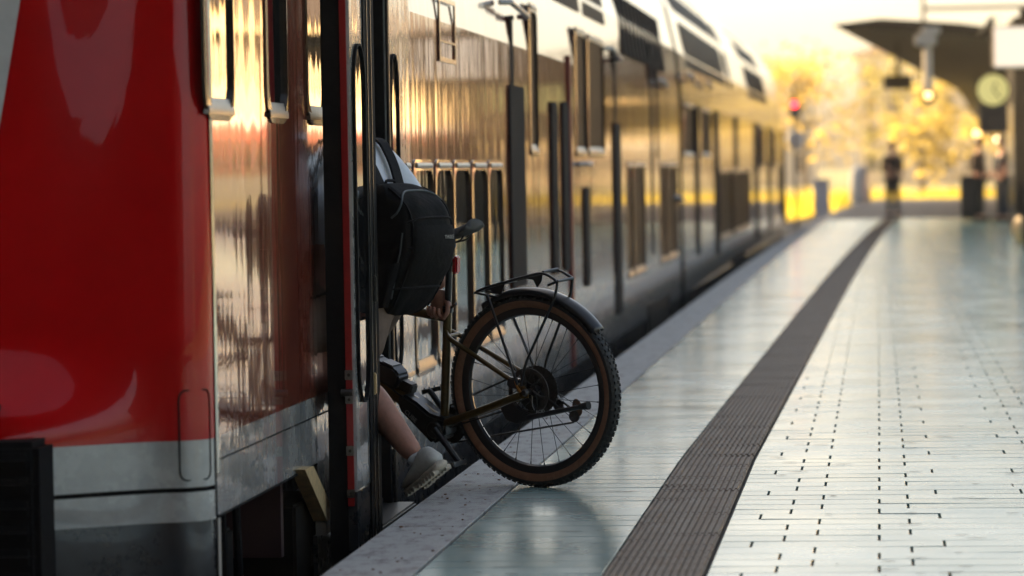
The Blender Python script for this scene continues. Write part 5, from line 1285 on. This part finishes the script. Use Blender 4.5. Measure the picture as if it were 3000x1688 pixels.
def building(name, x0, x1, y0, y1, h, mt, label, face='y', nx=8, nz=4, roof=1.2, roofm=None):
    root = empty(name, ((x0 + x1) / 2, (y0 + y1) / 2, -.8), label, 'building')
    q_ = MB(); q_.box(x0, x1, y0, y1, -.8, h); q_.build('wall', mt, root, smooth=0)
    q_ = MB(); ym, xm = (y0 + y1) / 2, (x0 + x1) / 2
    if face == 'y': q_.add([(x0 - .5, y0 - .6, h + .01), (x1 + .5, y0 - .6, h + .01), (x1 + .5, y1 + .6, h + .01), (x0 - .5, y1 + .6, h + .01), (x0 + 2, ym, h + roof), (x1 - 2, ym, h + roof)], [(0, 1, 5, 4), (1, 2, 5), (2, 3, 4, 5), (3, 0, 4), (3, 2, 1, 0)])
    else: q_.add([(x0 - .6, y0 - .5, h + .01), (x1 + .6, y0 - .5, h + .01), (x1 + .6, y1 + .5, h + .01), (x0 - .6, y1 + .5, h + .01), (xm, y0 + 2, h + roof), (xm, y1 - 2, h + roof)], [(0, 1, 4), (1, 2, 5, 4), (2, 3, 5), (3, 0, 4, 5), (3, 2, 1, 0)])
    q_.build('roof', roofm or M['brick'], root, smooth=0)
    for j in range(nz):
        for i in range(nx):
            zc = (h - .5) * (j + .5) / nz; wz = min(1.0, h / nz * .28)
            if face == 'y':
                xc = x0 + (x1 - x0) * (i + .5) / nx; q_ = MB(); q_.box(xc - .6, xc + .6, y0 - .04, y0 + .1, zc - wz, zc + wz)
            else:
                yc = y0 + (y1 - y0) * (i + .5) / nx; q_ = MB(); q_.box(x0 - .04, x0 + .1, yc - 1.5, yc + 1.5, zc - wz, zc + wz)
            q_.build('window', M['pane'], root, smooth=0)
    return root
building('house', -26, -6, 330, 342, 9.5, M['facade2'], 'pale building far behind the red signal', 'y', 7, 3)
building('house', -2, 16, 352, 366, 12.5, M['facade2'], 'pale tall building far behind the display board', 'y', 7, 4)
building('house', 20, 46, 322, 336, 10.0, M['facade'], 'ochre building far behind the clock', 'y', 9, 3)
# right-hand side of the station, seen in the shiny carriage side
building('warehouse', 26, 38, 92, 330, 9.2, M['facade'], 'long ochre building along the tracks on the right, mirrored in the train', 'x', 36, 2, 4.6, M['slate'])
OT = empty('parked_train', (15, 110, -.5), 'red train parked on the far track to the right, mirrored in the carriage side', 'train')
q_ = MB(); q_.box(15.0, 17.8, 84, 190, -.1, 1.2); q_.build('lower_body', M['white'], OT, bevel=.05)
q_ = MB(); q_.box(14.99, 17.81, 84, 190, 1.2, 2.7); q_.build('upper_body', M['farred'], OT, bevel=.05)
q_ = MB(); q_.box(15.3, 17.5, 84.2, 189.8, 2.7, 3.0); q_.build('roof', M['cabinet'], OT, bevel=.05)
q_ = MB(); q_.box(15.2, 17.6, 84.4, 189.6, -.75, -.1); q_.build('underframe', M['under'], OT, smooth=0)
for i in range(40):
    q_ = MB(); q_.box(14.96, 14.985, 86 + i * 2.6, 87.7 + i * 2.6, 1.45, 2.3); q_.build('window', M['pane'], OT, smooth=0)
# unseen roof, wall and left block, added to darken the near scene and platform
HR = empty('hall_light_block', (2, -10, 0), 'unseen dark hall roof and rear wall, added to cut the sky light on the near platform', 'building')
q_ = MB(); q_.box(-10, 24, -48, 3, 8.6, 9.0); q_.build('roof_deck', M['canopy'], HR, smooth=0)
q_ = MB(); q_.box(-25, 60, -48.4, -48, -.8, 9.0); q_.build('rear_wall', M['canopy'], HR, smooth=0)
for k in range(4):
    q_ = MB(); q_.box(-10, 24, -44 + k * 13, -43.7 + k * 13, 7.9, 8.59); q_.build('roof_beam', M['canopy'], HR, smooth=0)
for k in range(3):
    q_ = MB(); q_.tube([(6.0, -24 + k * 16, 0), (6.0, -24 + k * 16, 8.6)], .2, 12); q_.build('column', M['polegrey'], HR)
LB = empty('platform_shade_block', (-30, 50, -.8), 'unseen long block added left of the tracks to shade the platform, hidden by the train', 'building')  # out of view, put in to keep the sun off the platform
q_ = MB(); q_.box(-36, -26, -40, 127, -.8, 16.6); q_.build('wall', M['concrete'], LB, smooth=0)
q_ = MB(); q_.box(-36.5, -25.5, -40.5, 127.5, 16.62, 17.2); q_.build('roof', M['brick'], LB, smooth=0)

# ------------------------------------------------------------------ evening haze over the whole station
hz = MB(); hz.box(-120, 120, -70, 420, -1.8, 24.0)
hv = bpy.data.materials.new('haze'); hv.use_nodes = True; hn_ = hv.node_tree
hn_.nodes.remove(hn_.nodes['Principled BSDF']); pv_ = hn_.nodes.new('ShaderNodeVolumePrincipled')
pv_.inputs['Color'].default_value = (1.0, 0.90, 0.72, 1); pv_.inputs['Density'].default_value = 0.0005; pv_.inputs['Anisotropy'].default_value = 0.65
hn_.links.new(pv_.outputs[0], hn_.nodes['Material Output'].inputs['Volume'])
tag(hz.build('haze', hv, smooth=0), 'warm evening haze filling the air over the station', 'haze', kind='stuff')
